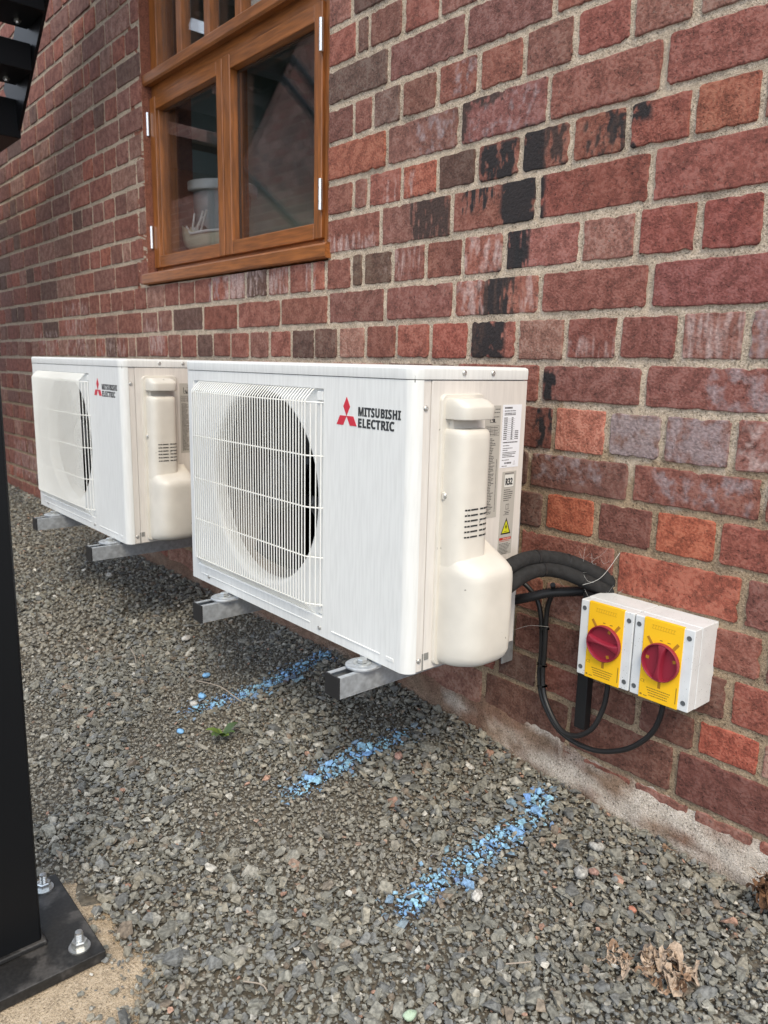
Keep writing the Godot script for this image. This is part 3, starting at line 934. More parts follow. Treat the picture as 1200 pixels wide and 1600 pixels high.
func build_ground() -> void:
	hn.seed = 91; hn.frequency = 0.03; hn.fractal_octaves = 3
	# the sheet to the horizon
	var rows := []
	var b := MB.new()
	var xs := [-80.0, -20.0, -8.0]
	var x := -5.0
	while x < 1.2:
		xs.append(x); x += 0.05
	xs.append_array([2.5, 6.0, 20.0, 80.0])
	var zs := [-30.0, -6.0, -2.5, -0.3]
	var z := -0.05
	while z < 1.6:
		zs.append(z); z += 0.05
	zs.append_array([2.5, 4.0, 8.0, 25.0, 80.0])
	for zz in zs:
		var row := []
		for xx in xs:
			row.append(Vector3(xx, ground_y(clampf(xx, -4.5, 1.5), clampf(zz, 0, 4)) - 0.010, zz))
		rows.append(row)
	b.grid(rows, false, true)
	for i in b.n.size():
		if b.n[i].y < 0: b.n[i] = -b.n[i]
	solid("ground", b.mesh(), M.soil, "", "", Vector3.ZERO, "", "structure")
	# bare sandy patch about the post
	var sb := MB.new()
	var rr := []
	for i in 15:
		var row := []
		for j in 15:
			var xx := -0.45 + j * 0.045
			var zz := 0.87 + i * 0.045
			row.append(Vector3(xx, clampf(on_slab(xx, zz), -0.02, 0.02) * 0.35 - 0.004 + hn.get_noise_2d(xx * 900, zz * 900) * 0.002, zz))
		rr.append(row)
	sb.grid(rr, false, true)
	for i in sb.n.size():
		if sb.n[i].y < 0: sb.n[i] = -sb.n[i]
	solid("sandy_ground", sb.mesh(), M.sand, "", "", Vector3.ZERO, "", "structure")

	# loose stone chips
	var NV := 14
	var meshes := []
	var coated := []
	for k in NV:
		meshes.append(stone_mesh(100 + k))
		coated.append(stone_mesh(100 + k, true))
	var lists := [[], [], [], []]     # gravel, blue nearest, blue middle, blue far
	for l in 4:
		for k in NV: lists[l].append([[], []])
	var blues := [
		[Vector2(0.140, 0.525), Vector2(0.117, 0.37), Vector2(0.118, 0.25), Vector2(0.104, 0.15), Vector2(0.072, 0.085)],
		[Vector2(-0.256, 0.475), Vector2(-0.280, 0.32), Vector2(-0.272, 0.16)],
		[Vector2(-0.712, 0.465), Vector2(-0.708, 0.295), Vector2(-0.745, 0.05)],
	]
	var bw := [0.025, 0.026, 0.028]
	var patch := FastNoiseLite.new()
	patch.seed = 55; patch.frequency = 2.2; patch.fractal_octaves = 3
	var layers := [
		# x0, x1, z0, z1, pitch, keep, size lo, size hi, lift
		[-1.25, 0.80, -0.01, 1.12, 0.0070, 0.92, 0.0022, 0.0046, -0.003],
		[-1.25, 0.80, -0.01, 1.12, 0.0110, 0.95, 0.0045, 0.0082, 0.000],
		[-1.25, 0.80, -0.01, 1.12, 0.0215, 0.62, 0.0075, 0.0155, 0.002],
		[-1.25, 0.80, -0.01, 1.12, 0.0450, 0.42, 0.0130, 0.0205, 0.003],
		[-5.0, -1.25, -0.01, 1.5, 0.0150, 0.97, 0.006, 0.0105, 0.000],
		[-5.0, -1.25, -0.01, 1.5, 0.0300, 0.55, 0.009, 0.0155, 0.003],
	]
	for L in layers:
		var zz: float = L[2]
		var odd := false
		while zz < L[3]:
			var xx: float = L[0] + (L[4] * 0.5 if odd else 0.0)
			odd = not odd
			while xx < L[1]:
				xx += L[4]
				if rng.randf() > L[5]: continue
				var px: float = xx + rng.randf_range(-0.5, 0.5) * L[4]
				var pz: float = zz + rng.randf_range(-0.5, 0.5) * L[4]
				if pz < 0.012: continue
				# what the camera cannot look at, on the far side of the post
				if pz > 1.15 and px > -1.25: continue
				var sl := on_slab(px, pz)
				if sl > 0.0 and (rng.randf() > 0.34 * exp(-sl * 26.0) or L[4] < 0.01 and rng.randf() > 0.5): continue
				var s: float = lerpf(L[6], L[7], pow(rng.randf(), 1.5))
				var fine := patch.get_noise_2d(px, pz)
				if fine > 0.08 and L[6] > 0.007 and rng.randf() < 0.6: continue
				if px < -0.1 and px > -1.2 and fine > 0.05: s *= 0.8
				var t := Basis.from_euler(Vector3(rng.randfn() * 0.38, rng.randf() * TAU, rng.randfn() * 0.38))
				t = t * Basis.from_scale(Vector3(s * rng.randf_range(0.85, 1.3), s, s * rng.randf_range(0.8, 1.1)))
				var y: float = ground_y(px, pz) + L[8] + rng.randf_range(-0.003, 0.003)
				if sl > 0.0: y = 0.005 + s * 0.3
				var q := rng.randf()
				var col: Color
				if q < 0.48: col = Color(0.235, 0.230, 0.198)
				elif q < 0.70: col = Color(0.180, 0.183, 0.176)
				elif q < 0.84: col = Color(0.290, 0.268, 0.215)
				elif q < 0.93: col = Color(0.360, 0.345, 0.300)
				elif q < 0.975: col = Color(0.240, 0.195, 0.150)
				elif q < 0.992: col = Color(0.52, 0.50, 0.45)
				else: col = Color(0.38, 0.23, 0.17)
				col = col * rng.randf_range(0.80, 1.38)
				if fine > 0.1 and px < 0.1 and pz > 0.3: col = col.lerp(Color(0.34, 0.305, 0.245), 0.35)
				var which := 0
				for k in 3:
					var d := near_line(Vector2(px, pz), blues[k])
					var wob := hn.get_noise_2d(px * 1400 + 90, pz * 1400) * 0.014
					if d + wob < bw[k] and rng.randf() < 0.88 or d + wob < bw[k] * 2.0 and rng.randf() < 0.22:
						which = k + 1
						var deep := clampf(0.35 + hn.get_noise_2d(px * 700, pz * 700) * 0.8 + rng.randf_range(-0.3, 0.3), 0, 1)
						var paint := Color(0.36, 0.66, 0.84).lerp(Color(0.22, 0.43, 0.88), deep)
						col = paint * rng.randf_range(0.75, 1.15)
						if d + wob > bw[k] * 0.8: col = col.lerp(Color(0.20, 0.20, 0.19), rng.randf_range(0.2, 0.9))
				var v := rng.randi() % NV
				lists[which][v][0].append(Transform3D(t, Vector3(px, y, pz)))
				lists[which][v][1].append(Color(col.r, col.g, col.b, 1))
			zz += L[4] * 0.87
	var names := ["gravel", "blue_painted_gravel", "blue_painted_gravel", "blue_painted_gravel"]
	var labels := ["grey and brown slate chippings covering the ground along the wall", "nearest streak of blue spray paint on the gravel, below the isolators", "short middle streak of blue spray paint on the gravel, before the nearer unit", "farthest streak of blue spray paint on the gravel, left of the nearer rail end"]
	var total := 0
	for l in 4:
		var root := thing(names[l], labels[l], "gravel" if l == 0 else "paint mark", Vector3.ZERO, "" if l == 0 else "blue paint marks on the gravel", "stuff")
		for k in NV:
			var tf: Array = lists[l][k][0]
			if tf.is_empty(): continue
			var mm := MultiMesh.new()
			mm.transform_format = MultiMesh.TRANSFORM_3D
			mm.use_colors = true
			mm.mesh = meshes[k] if l == 0 else coated[k]
			mm.instance_count = tf.size()
			total += tf.size()
			for i in tf.size():
				mm.set_instance_transform(i, tf[i])
				mm.set_instance_color(i, lists[l][k][1][i])
			var o := MultiMeshInstance3D.new()
			o.name = "chippings"
			o.multimesh = mm
			o.material_override = M.stone
			o.set_meta("kind", "stuff")
			root.add_child(o, true)
	print("stones ", total)

# ---------------------------------------------------------------- window
func build_window() -> void:
	var w := thing("timber_window", "brown stained timber casement window set in the brick wall", "window", Vector3(0, 0, 0))
	var zf := -0.040            # face of the outer frame
	var x0: float = WIN[0] + 0.001
	var x1: float = WIN[1] - 0.001
	var y0: float = 1.195
	var y1: float = WIN[3] - 0.002
	var put := func(called: String, lo: Vector3, hi: Vector3, m: Material, par: Node3D, bev := 0.003):
		var b := MB.new()
		b.box(lo, hi, bev)
		return part(called, b.mesh(), m, par)
	put.call("jamb", Vector3(x0, y0, -0.11), Vector3(x0 + 0.055, y1, zf), M.wood_v, w)
	put.call("jamb", Vector3(x1 - 0.075, y0, -0.11), Vector3(x1, y1, zf), M.wood_v, w)
	put.call("head", Vector3(x0 + 0.055, y1 - 0.06, -0.11), Vector3(x1 - 0.075, y1, zf - 0.001), M.wood_h, w)
	put.call("bottom_rail", Vector3(x0 + 0.055, y0, -0.11), Vector3(x1 - 0.075, y0 + 0.048, zf - 0.002), M.wood_h, w)
	# transom with a projecting drip moulding
	put.call("transom", Vector3(x0 + 0.055, 1.815, -0.11), Vector3(x1 - 0.075, 1.905, zf + 0.001), M.wood_h, w)
	var d := MB.new()
	var prof := [Vector2(zf + 0.001, 1.912), Vector2(-0.012, 1.902), Vector2(-0.006, 1.896), Vector2(-0.006, 1.868), Vector2(-0.012, 1.862), Vector2(-0.020, 1.866), Vector2(zf + 0.001, 1.866)]
	for k in prof.size():
		var p: Vector2 = prof[k]
		var q: Vector2 = prof[(k + 1) % prof.size()]
		var nn := Vector3(0, q.x - p.x, -(q.y - p.y)).normalized()
		d.quad(Vector3(x0 + 0.002, p.y, p.x), Vector3(x1 - 0.002, p.y, p.x), Vector3(x1 - 0.002, q.y, q.x), Vector3(x0 + 0.002, q.y, q.x), nn)
	part("drip_moulding", d.mesh(), M.wood_h, w)
	var mull: MeshInstance3D = put.call("mullion", Vector3(-1.43, y0 + 0.048, -0.11), Vector3(-1.385, 1.815, zf - 0.001), M.wood_v, w)
	# casements: four members, a double pane, hinges
	var cas := [[-1.972, -1.410, -1], [-1.406, -0.868, 1]]
	for c in cas:
		var a: float = c[0] if c[2] > 0 else c[0] + 0.022
		var e: float = c[1]
		var b0 := 1.222
		var b1 := 1.825
		var zz := -0.028
		var fr := MB.new()
		var st := 0.045
		fr.box(Vector3(a, b0, -0.075), Vector3(a + st, b1, zz), 0.004)
		fr.box(Vector3(e - st + 0.006, b0, -0.075), Vector3(e, b1, zz), 0.004)
		var cs := part("casement", fr.mesh(), M.wood_v, w)
		put.call("rail", Vector3(a + st, b0, -0.075), Vector3(e - st + 0.006, b0 + 0.045, zz - 0.0015), M.wood_h, cs)
		put.call("rail", Vector3(a + st, b1 - 0.045, -0.075), Vector3(e - st + 0.006, b1, zz - 0.0015), M.wood_h, cs)
		for zp in [-0.052, -0.070]:
			put.call("pane", Vector3(a + st - 0.004, b0 + 0.041, zp - 0.004), Vector3(e - st + 0.010, b1 - 0.041, zp), M.glass, cs, 0.0)
		var gb := MB.new()
		gb.box(Vector3(a + st - 0.002, b0 + 0.043, -0.064), Vector3(a + st + 0.004, b1 - 0.043, -0.057))
		gb.box(Vector3(e - st + 0.002, b0 + 0.043, -0.064), Vector3(e - st + 0.008, b1 - 0.043, -0.057))
		gb.box(Vector3(a + st, b0 + 0.043, -0.064), Vector3(e - st, b0 + 0.050, -0.057))
		gb.box(Vector3(a + st, b1 - 0.050, -0.064), Vector3(e - st, b1 - 0.043, -0.057))
		part("spacer_bar", gb.mesh(), M.black_plastic, cs)
		for hy in [1.335, 1.735]:
			var hg := MB.new()
			var hx: float = (a - 0.004) if c[2] < 0 else (e + 0.004)
			hg.xf = Transform3D(Basis(), Vector3(hx, hy - 0.04, -0.022))
			hg.lathe([Vector2(0, 0), Vector2(0.006, 0), Vector2(0.0065, 0.001), Vector2(0.0065, 0.021), Vector2(0.0056, 0.0215), Vector2(0.0056, 0.0225), Vector2(0.0065, 0.023), Vector2(0.0065, 0.058), Vector2(0.0056, 0.0585), Vector2(0.0056, 0.0595), Vector2(0.0065, 0.06), Vector2(0.0065, 0.081), Vector2(0.006, 0.082), Vector2(0, 0.082)], 12)
			part("hinge", hg.mesh(), M.chrome, cs)
	# upper light: bars and panes
	var bars := [-1.735, -1.535, -1.335, -1.135, -0.96]
	for bx in bars:
		put.call("glazing_bar", Vector3(bx - 0.019, 1.905, -0.085), Vector3(bx + 0.019, y1 - 0.06, -0.046), M.wood_v, w)
	var ed := [x0 + 0.055]
	for bx in bars: ed.append(bx)
	ed.append(x1 - 0.075)
	for k in ed.size() - 1:
		for zp in [-0.062, -0.080]:
			put.call("pane", Vector3(ed[k] + 0.004, 1.903, zp - 0.004), Vector3(ed[k + 1] - 0.004, y1 - 0.058, zp), M.glass, w, 0.0)
	# sill, sloping and slightly proud of the bricks
	var s := MB.new()
	var sp := [Vector2(-0.11, 1.212), Vector2(0.012, 1.200), Vector2(0.018, 1.194), Vector2(0.018, 1.164), Vector2(0.012, 1.160), Vector2(-0.11, 1.158)]
	for k in sp.size():
		var p: Vector2 = sp[k]
		var q: Vector2 = sp[(k + 1) % sp.size()]
		var nn := Vector3(0, q.x - p.x, -(q.y - p.y)).normalized()
		var ea := WIN[0] - 0.02 if maxf(p.x, q.x) > 0.0 and minf(p.x, q.x) > -0.01 else WIN[0] + 0.001
		s.quad(Vector3(WIN[0] - 0.012, p.y, p.x), Vector3(WIN[1] + 0.012, p.y, p.x), Vector3(WIN[1] + 0.012, q.y, q.x), Vector3(WIN[0] - 0.012, q.y, q.x), nn)
	for xe in [WIN[0] - 0.012, WIN[1] + 0.012]:
		var ring := []
		for p in sp: ring.append(Vector3(xe, p.y, p.x))
		s.fan(ring, Vector3(-1 if xe < -1.5 else 1, 0, 0))
	part("sill", s.mesh(), M.wood_h, w)

	# the room behind
	var room := MB.new()
	var lo := Vector3(-3.6, 0.3, -2.8)
	var hi := Vector3(-0.4, 2.7, -0.205)
	room.box(Vector3(lo.x, lo.y, lo.z - 0.1), Vector3(hi.x, hi.y, lo.z))
	room.box(Vector3(lo.x - 0.1, lo.y, lo.z - 0.1), Vector3(lo.x, hi.y, hi.z))
	room.box(Vector3(hi.x, lo.y, lo.z - 0.1), Vector3(hi.x + 0.1, hi.y, hi.z))
	solid("room_wall", room.mesh(), M.room, "", "", Vector3.ZERO, "", "structure")
	var fr2 := MB.new()
	fr2.box(Vector3(lo.x - 0.1, lo.y, hi.z), Vector3(WIN[0] - 0.1, hi.y, hi.z + 0.08))
	fr2.box(Vector3(WIN[1] + 0.1, lo.y, hi.z), Vector3(hi.x + 0.1, hi.y, hi.z + 0.08))
	fr2.box(Vector3(WIN[0] - 0.1, lo.y, hi.z), Vector3(WIN[1] + 0.1, WIN[2] - 0.12, hi.z + 0.08))
	fr2.box(Vector3(WIN[0] - 0.1, WIN[3] + 0.1, hi.z), Vector3(WIN[1] + 0.1, hi.y, hi.z + 0.08))
	solid("inner_wall", fr2.mesh(), M.room, "", "", Vector3.ZERO, "", "structure")
	var fl := MB.new()
	fl.box(Vector3(lo.x - 0.1, lo.y - 0.1, lo.z - 0.1), Vector3(hi.x + 0.1, lo.y, hi.z))
	solid("room_floor", fl.mesh(), material(0.12, 0.1, 0.08, 0.8), "", "", Vector3.ZERO, "", "structure")
	var ce := MB.new()
	ce.box(Vector3(lo.x - 0.1, hi.y, lo.z - 0.1), Vector3(hi.x + 0.1, hi.y + 0.1, -1.9))
	ce.box(Vector3(lo.x - 0.1, hi.y, -1.0), Vector3(hi.x + 0.1, hi.y + 0.1, hi.z))
	ce.box(Vector3(lo.x - 0.1, hi.y, -1.9), Vector3(-2.9, hi.y + 0.1, -1.0))
	ce.box(Vector3(-1.5, hi.y, -1.9), Vector3(hi.x + 0.1, hi.y + 0.1, -1.0))
	solid("room_ceiling", ce.mesh(), material(0.4, 0.4, 0.38, 0.9), "", "", Vector3.ZERO, "", "structure")
	var rl0 := MB.new()  # glazed ceiling opening, invented to let daylight into the room
	rl0.box(Vector3(-2.9, hi.y + 0.05, -1.9), Vector3(-1.5, hi.y + 0.056, -1.0))
	solid("added_rooflight", rl0.mesh(), M.glass, "glazed roof opening added to let light into the room behind the window", "added_rooflight")
	var bd := MB.new()
	bd.box(Vector3(WIN[0] + 0.001, 1.245, -0.46), Vector3(WIN[1] - 0.001, 1.272, -0.112), 0.003)
	solid("window_board", bd.mesh(), material(0.16, 0.15, 0.13, 0.6), "dark window board inside the casement window under the boat", "shelf")
	# a grey bucket with a white rim and a toy boat stand on the board
	var bk := thing("bucket", "grey bucket with white rim standing inside the window", "bucket", Vector3(-1.935, 1.272, -0.315))
	var bb := MB.new()
	bb.lathe([Vector2(0, 0), Vector2(0.085, 0), Vector2(0.09, 0.005), Vector2(0.118, 0.27), Vector2(0.112, 0.27), Vector2(0.085, 0.01), Vector2(0, 0.01)], 28)
	part("body", bb.mesh(), M.grey_plastic, bk)
	var br := MB.new()
	br.lathe([Vector2(0.113, 0.255), Vector2(0.138, 0.255), Vector2(0.141, 0.26), Vector2(0.141, 0.288), Vector2(0.136, 0.292), Vector2(0.113, 0.292), Vector2(0.113, 0.255)], 28)
	part("rim", br.mesh(), M.white_plastic, bk)
	var bt := thing("toy_boat", "cream toy boat with white rails lying inside the window", "toy boat", Vector3(-1.79, 1.272, -0.150))
	bt.scale = Vector3(1.05, 1.3, 1.0)
	var hull := MB.new()
	var hr := []
	for i in 13:
		var t := i / 12.0
		var wdt := 0.034 * pow(sin(PI * clampf(0.10 + t * 0.78, 0, 1)), 0.6)
		var dep := 0.062 - 0.015 * t
		var row := []
		for k in 9:
			var a := PI * k / 8.0
			row.append(Vector3(-0.13 + 0.33 * t, dep * (1.0 - pow(sin(a), 0.8)) + 0.03 * pow(1.0 - t, 3.0), cos(a) * wdt))
		hr.append(row)
	hull.grid(hr)
	part("hull", hull.mesh(), M.boat_cream, bt)
	var rl := MB.new()
	for s2 in [-1.0, 1.0]:
		rl.tube([Vector3(-0.1, 0.085, 0.012 * s2), Vector3(-0.03, 0.058, 0.034 * s2), Vector3(0.1, 0.055, 0.036 * s2), Vector3(0.2, 0.05, 0.02 * s2)], 0.004, 6)
	part("gunwale", rl.mesh(), M.white_plastic, bt)
	var cab := MB.new()
	for q in [[-0.06, -0.02], [-0.03, 0.012], [0.0, 0.01]]:
		cab.tube([Vector3(q[0], 0.05, 0.015), Vector3(q[0] + 0.05 + q[1], 0.115, 0.015)], 0.004, 6)
	cab.tube([Vector3(-0.05, 0.06, 0.015), Vector3(0.03, 0.10, 0.015)], 0.0035, 6)
	part("frame", cab.mesh(), M.white_plastic, bt)
	var pot := thing("dark_pot", "small dark pot with an orange spot behind the toy boat", "pot", Vector3(-1.93, 1.272, -0.235))
	var pb := MB.new()
	pb.lathe([Vector2(0, 0), Vector2(0.04, 0), Vector2(0.052, 0.05), Vector2(0.05, 0.10), Vector2(0.034, 0.125), Vector2(0, 0.128)], 20)
	part("body", pb.mesh(), material(0.03, 0.025, 0.022, 0.5), pot)
	var os := MB.new()
	os.xf = Transform3D(Basis(Vector3.RIGHT, PI / 2), Vector3(0.015, 0.075, 0.046))
	os.lathe([Vector2(0, 0.006), Vector2(0.01, 0.004), Vector2(0.013, 0.0), Vector2(0, -0.004)], 14)
	part("spot", os.mesh(), material(0.4, 0.14, 0.05, 0.6), pot)
	var shf := MB.new()
	shf.box(Vector3(-2.60, 1.86, -0.75), Vector3(-2.50, 1.93, -0.206), 0.004)
	solid("timber_beam", shf.mesh(), material(0.42, 0.33, 0.22, 0.7), "pale timber beam end seen inside through the window", "beam")

# ---------------------------------------------------------------- what stands across the yard and is mirrored in the panes
func build_surroundings() -> void:
	var w := thing("yard_building", "brick building across the yard, seen only as a reflection in the panes", "building", Vector3(-6.0, 0, 3.6))
	var mo := MB.new()
	mo.use_c = true; mo.col = Color(1, 1, 1)
	mo.box(Vector3(-4.0, -0.05, 0.0), Vector3(2.6, 4.4, 0.3))
	part("wall", mo.mesh(), M.mortar, w)
	var b := MB.new()
	b.use_c = true
	b.use_u2 = true
	for r in 48:
		var x := -4.0 + (0.0 if r % 2 == 0 else -0.06)
		var st := 0.243 if r % 2 else 0.1215
		while x < 2.6:
			var x0 := maxf(x + 0.006, -3.99)
			var x1 := minf(x + st - 0.006, 2.59)
			if x1 - x0 > 0.03:
				b.col = [Color(0.32, 0.14, 0.11), Color(0.30, 0.16, 0.13), Color(0.24, 0.13, 0.11), Color(0.40, 0.24, 0.20)][rng.randi() % 4]
				b.box(Vector3(x0, r * 0.0915 + 0.006, -0.006), Vector3(x1, r * 0.0915 + 0.086, 0.02))
			x += st
	for i in b.v.size():
		b.u[i] = Vector2(b.v[i].x, b.v[i].y) / 0.42
		b.u2.append(Vector2(0.0005, 0.0005))
	part("bricks", b.mesh(), M.brick, w).set_meta("kind", "stuff")
	var sh := thing("added_shed", "dark boarded shed added out of view so that the left panes mirror something dark", "shed", Vector3(-12.6, 0, 3.4))  # invented unseen shed, keeps bright sky out of the pane reflections
	for k in 18:
		var bd := MB.new()
		bd.box(Vector3(k * 0.14, 0, 0), Vector3(k * 0.14 + 0.136, 4.6, 0.03), 0.004)
		part("board", bd.mesh(), M.dusty_black, sh)
	var rf := MB.new()
	rf.box(Vector3(-0.2, 4.6, -0.3), Vector3(2.72, 4.7, 2.4))
	part("roof", rf.mesh(), M.dusty_black, sh)

func build_stairs() -> void:
	# black steel stair: a landing on legs and a flight that climbs from it above the farther unit, towards the camera
	var s := thing("steel_staircase", "black steel open-tread staircase at the upper left above the farther unit", "staircase", Vector3.ZERO)
	var run := 0.19
	var rise := 0.158
	var X0 := -2.70
	var Y0 := 1.99
	var stringer := func(z: float, a: Vector2, b: Vector2, deep: float):
		var q := MB.new()
		var nrm := Vector2(-(b - a).y, (b - a).x).normalized() * deep
		if nrm.y < 0: nrm = -nrm
		var c := [a, b, b + nrm, a + nrm]
		for k in 4:
			var p: Vector2 = c[k]
			var e: Vector2 = c[(k + 1) % 4]
			var nn := Vector3((e - p).y, -(e - p).x, 0).normalized()
			var mid := (a + b + nrm) / 2.0
			if nn.dot(Vector3((p + e).x / 2 - mid.x, (p + e).y / 2 - mid.y, 0)) < 0: nn = -nn
			q.quad(Vector3(p.x, p.y, z), Vector3(e.x, e.y, z), Vector3(e.x, e.y, z + 0.012), Vector3(p.x, p.y, z + 0.012), nn)
		for zz in [z, z + 0.012]:
			q.quad(Vector3(c[0].x, c[0].y, zz), Vector3(c[1].x, c[1].y, zz), Vector3(c[2].x, c[2].y, zz), Vector3(c[3].x, c[3].y, zz), Vector3(0, 0, -1 if zz == z else 1))
		part("stringer", q.mesh(), M.black_paint, s)
	var N := 12
	var top := Vector2(X0 + N * run, Y0 + N * rise)
	stringer.call(0.20, Vector2(X0 - 0.02, Y0 - 0.17), top + Vector2(-0.02, -0.17), 0.26)
	stringer.call(0.72, Vector2(X0 - 0.02, Y0 - 0.17), top + Vector2(-0.02, -0.17), 0.26)
	for k in N:
		var t := MB.new()
		var x := X0 + k * run
		var y := Y0 + k * rise
		t.box(Vector3(x, y, 0.213), Vector3(x + 0.22, y + 0.10, 0.719), 0.003)
		var tr := part("tread", t.mesh(), M.black_paint, s)
		for zz in [0.27, 0.66]:
			var bo := MB.new()
			bo.xf = Transform3D(Basis(Vector3.RIGHT, PI), Vector3(x + 0.07, y, zz))
			bo.lathe([Vector2(0.014, 0), Vector2(0.014, 0.006), Vector2(0.009, 0.007), Vector2(0.008, 0.013), Vector2(0, 0.014)], 6, false)
			part("bolt", bo.mesh(), M.bolt, tr)
	var ld := MB.new()
	ld.box(Vector3(X0 - 1.3, Y0 - 0.20, 0.20), Vector3(X0 - 0.021, Y0 - 0.047, 0.735), 0.003)
	part("landing", ld.mesh(), M.black_paint, s)
	var ul := MB.new()
	ul.box(Vector3(top.x, top.y - 0.12, 0.15), Vector3(top.x + 0.45, top.y, 1.12), 0.003)
	part("upper_landing", ul.mesh(), M.black_paint, s)
	# braces on the yard side
	for q in [[Vector3(-3.75, 3.35, 1.14), Vector3(-2.25, 1.96, 1.14)], [Vector3(-3.75, 3.15, 1.14), Vector3(-2.25, 1.83, 1.14)], [Vector3(-3.75, 2.28, 1.14), Vector3(-2.25, 1.265, 1.14)], [Vector3(-3.75, -0.02, 1.14), Vector3(-3.75, 3.38, 1.14)], [Vector3(-2.25, -0.02, 1.14), Vector3(-2.25, 2.0, 1.14)]]:
		var ba := MB.new()
		ba.tube([q[0], q[1]], 0.022, 10)
		part("brace", ba.mesh(), M.black_paint, s)
	for q in [[X0 - 1.22, 0.69]]:
		var lg := MB.new()
		lg.box(Vector3(q[0] - 0.04, -0.02, q[1] - 0.04), Vector3(q[0] + 0.04, Y0 - 0.20, q[1] + 0.04), 0.004)
		part("leg", lg.mesh(), M.black_paint, s)

func build_post() -> void:
	var p := thing("steel_post", "black painted square steel post bolted down at the left edge", "post", Vector3(-0.17, 0.0, 1.06))
	var b := MB.new()
	b.box(Vector3(-0.046, 0.022, -0.044), Vector3(0.042, 3.5, 0.044), 0.005)
	part("column", b.mesh(), M.black_paint, p)
	var pl := MB.new()
	pl.box(Vector3(-0.112, 0.004, -0.112), Vector3(0.112, 0.022, 0.112), 0.002)
	part("base_plate", pl.mesh(), M.dusty_black, p)
	var wd := MB.new()
	for q in [[Vector3(-0.046, 0.022, -0.05), Vector3(0.048, 0.031, -0.041)], [Vector3(-0.046, 0.022, 0.041), Vector3(0.048, 0.031, 0.05)], [Vector3(0.039, 0.022, -0.046), Vector3(0.048, 0.0312, 0.046)]]:
		wd.box(q[0], q[1], 0.003)
	part("weld", wd.mesh(), M.dusty_black, p)
	for q in [[0.082, -0.084], [-0.084, -0.084], [0.082, 0.084], [-0.084, 0.084]]:
		var n := MB.new()
		n.xf = Transform3D(Basis(Vector3.UP, rng.randf()), Vector3(q[0], 0.022, q[1]))
		n.lathe([Vector2(0.0155, 0), Vector2(0.0155, 0.0022), Vector2(0.010, 0.0022)], 20)
		n.lathe([Vector2(0.0112, 0.0022), Vector2(0.0112, 0.0115), Vector2(0.0095, 0.0128), Vector2(0.006, 0.0128)], 6, false)
		var nut := part("nut", n.mesh(), M.bolt, p)
		var st := MB.new()
		st.xf = Transform3D(Basis(), Vector3(q[0], 0.022, q[1]))
		var pr := [Vector2(0.0062, 0.010)]
		for k in 9:
			pr.append(Vector2(0.0062 if k % 2 else 0.0056, 0.012 + k * 0.0015))
		pr.append_array([Vector2(0.0052, 0.0265), Vector2(0, 0.0268)])
		st.lathe(pr, 14)
		part("stud", st.mesh(), M.bolt, nut)

# ---------------------------------------------------------------- outdoor units
func print_sheet(w: int, h: int, back: Color, marks: Callable) -> StandardMaterial3D:
	var im := Image.create_empty(w, h, false, Image.FORMAT_RGB8)
	im.fill(back)
	marks.call(im)
	var m := StandardMaterial3D.new()
	m.albedo_texture = ImageTexture.create_from_image(im)
	m.roughness = 0.5
	return m

func small_print(im: Image, x0: int, x1: int, y: int, hgt: int, ink: Color) -> void:
	var x := x0
	while x < x1:
		var w := rng.randi_range(2, 7)
		im.fill_rect(Rect2i(x, y, mini(w, x1 - x), hgt), ink)
		x += w + rng.randi_range(1, 2)

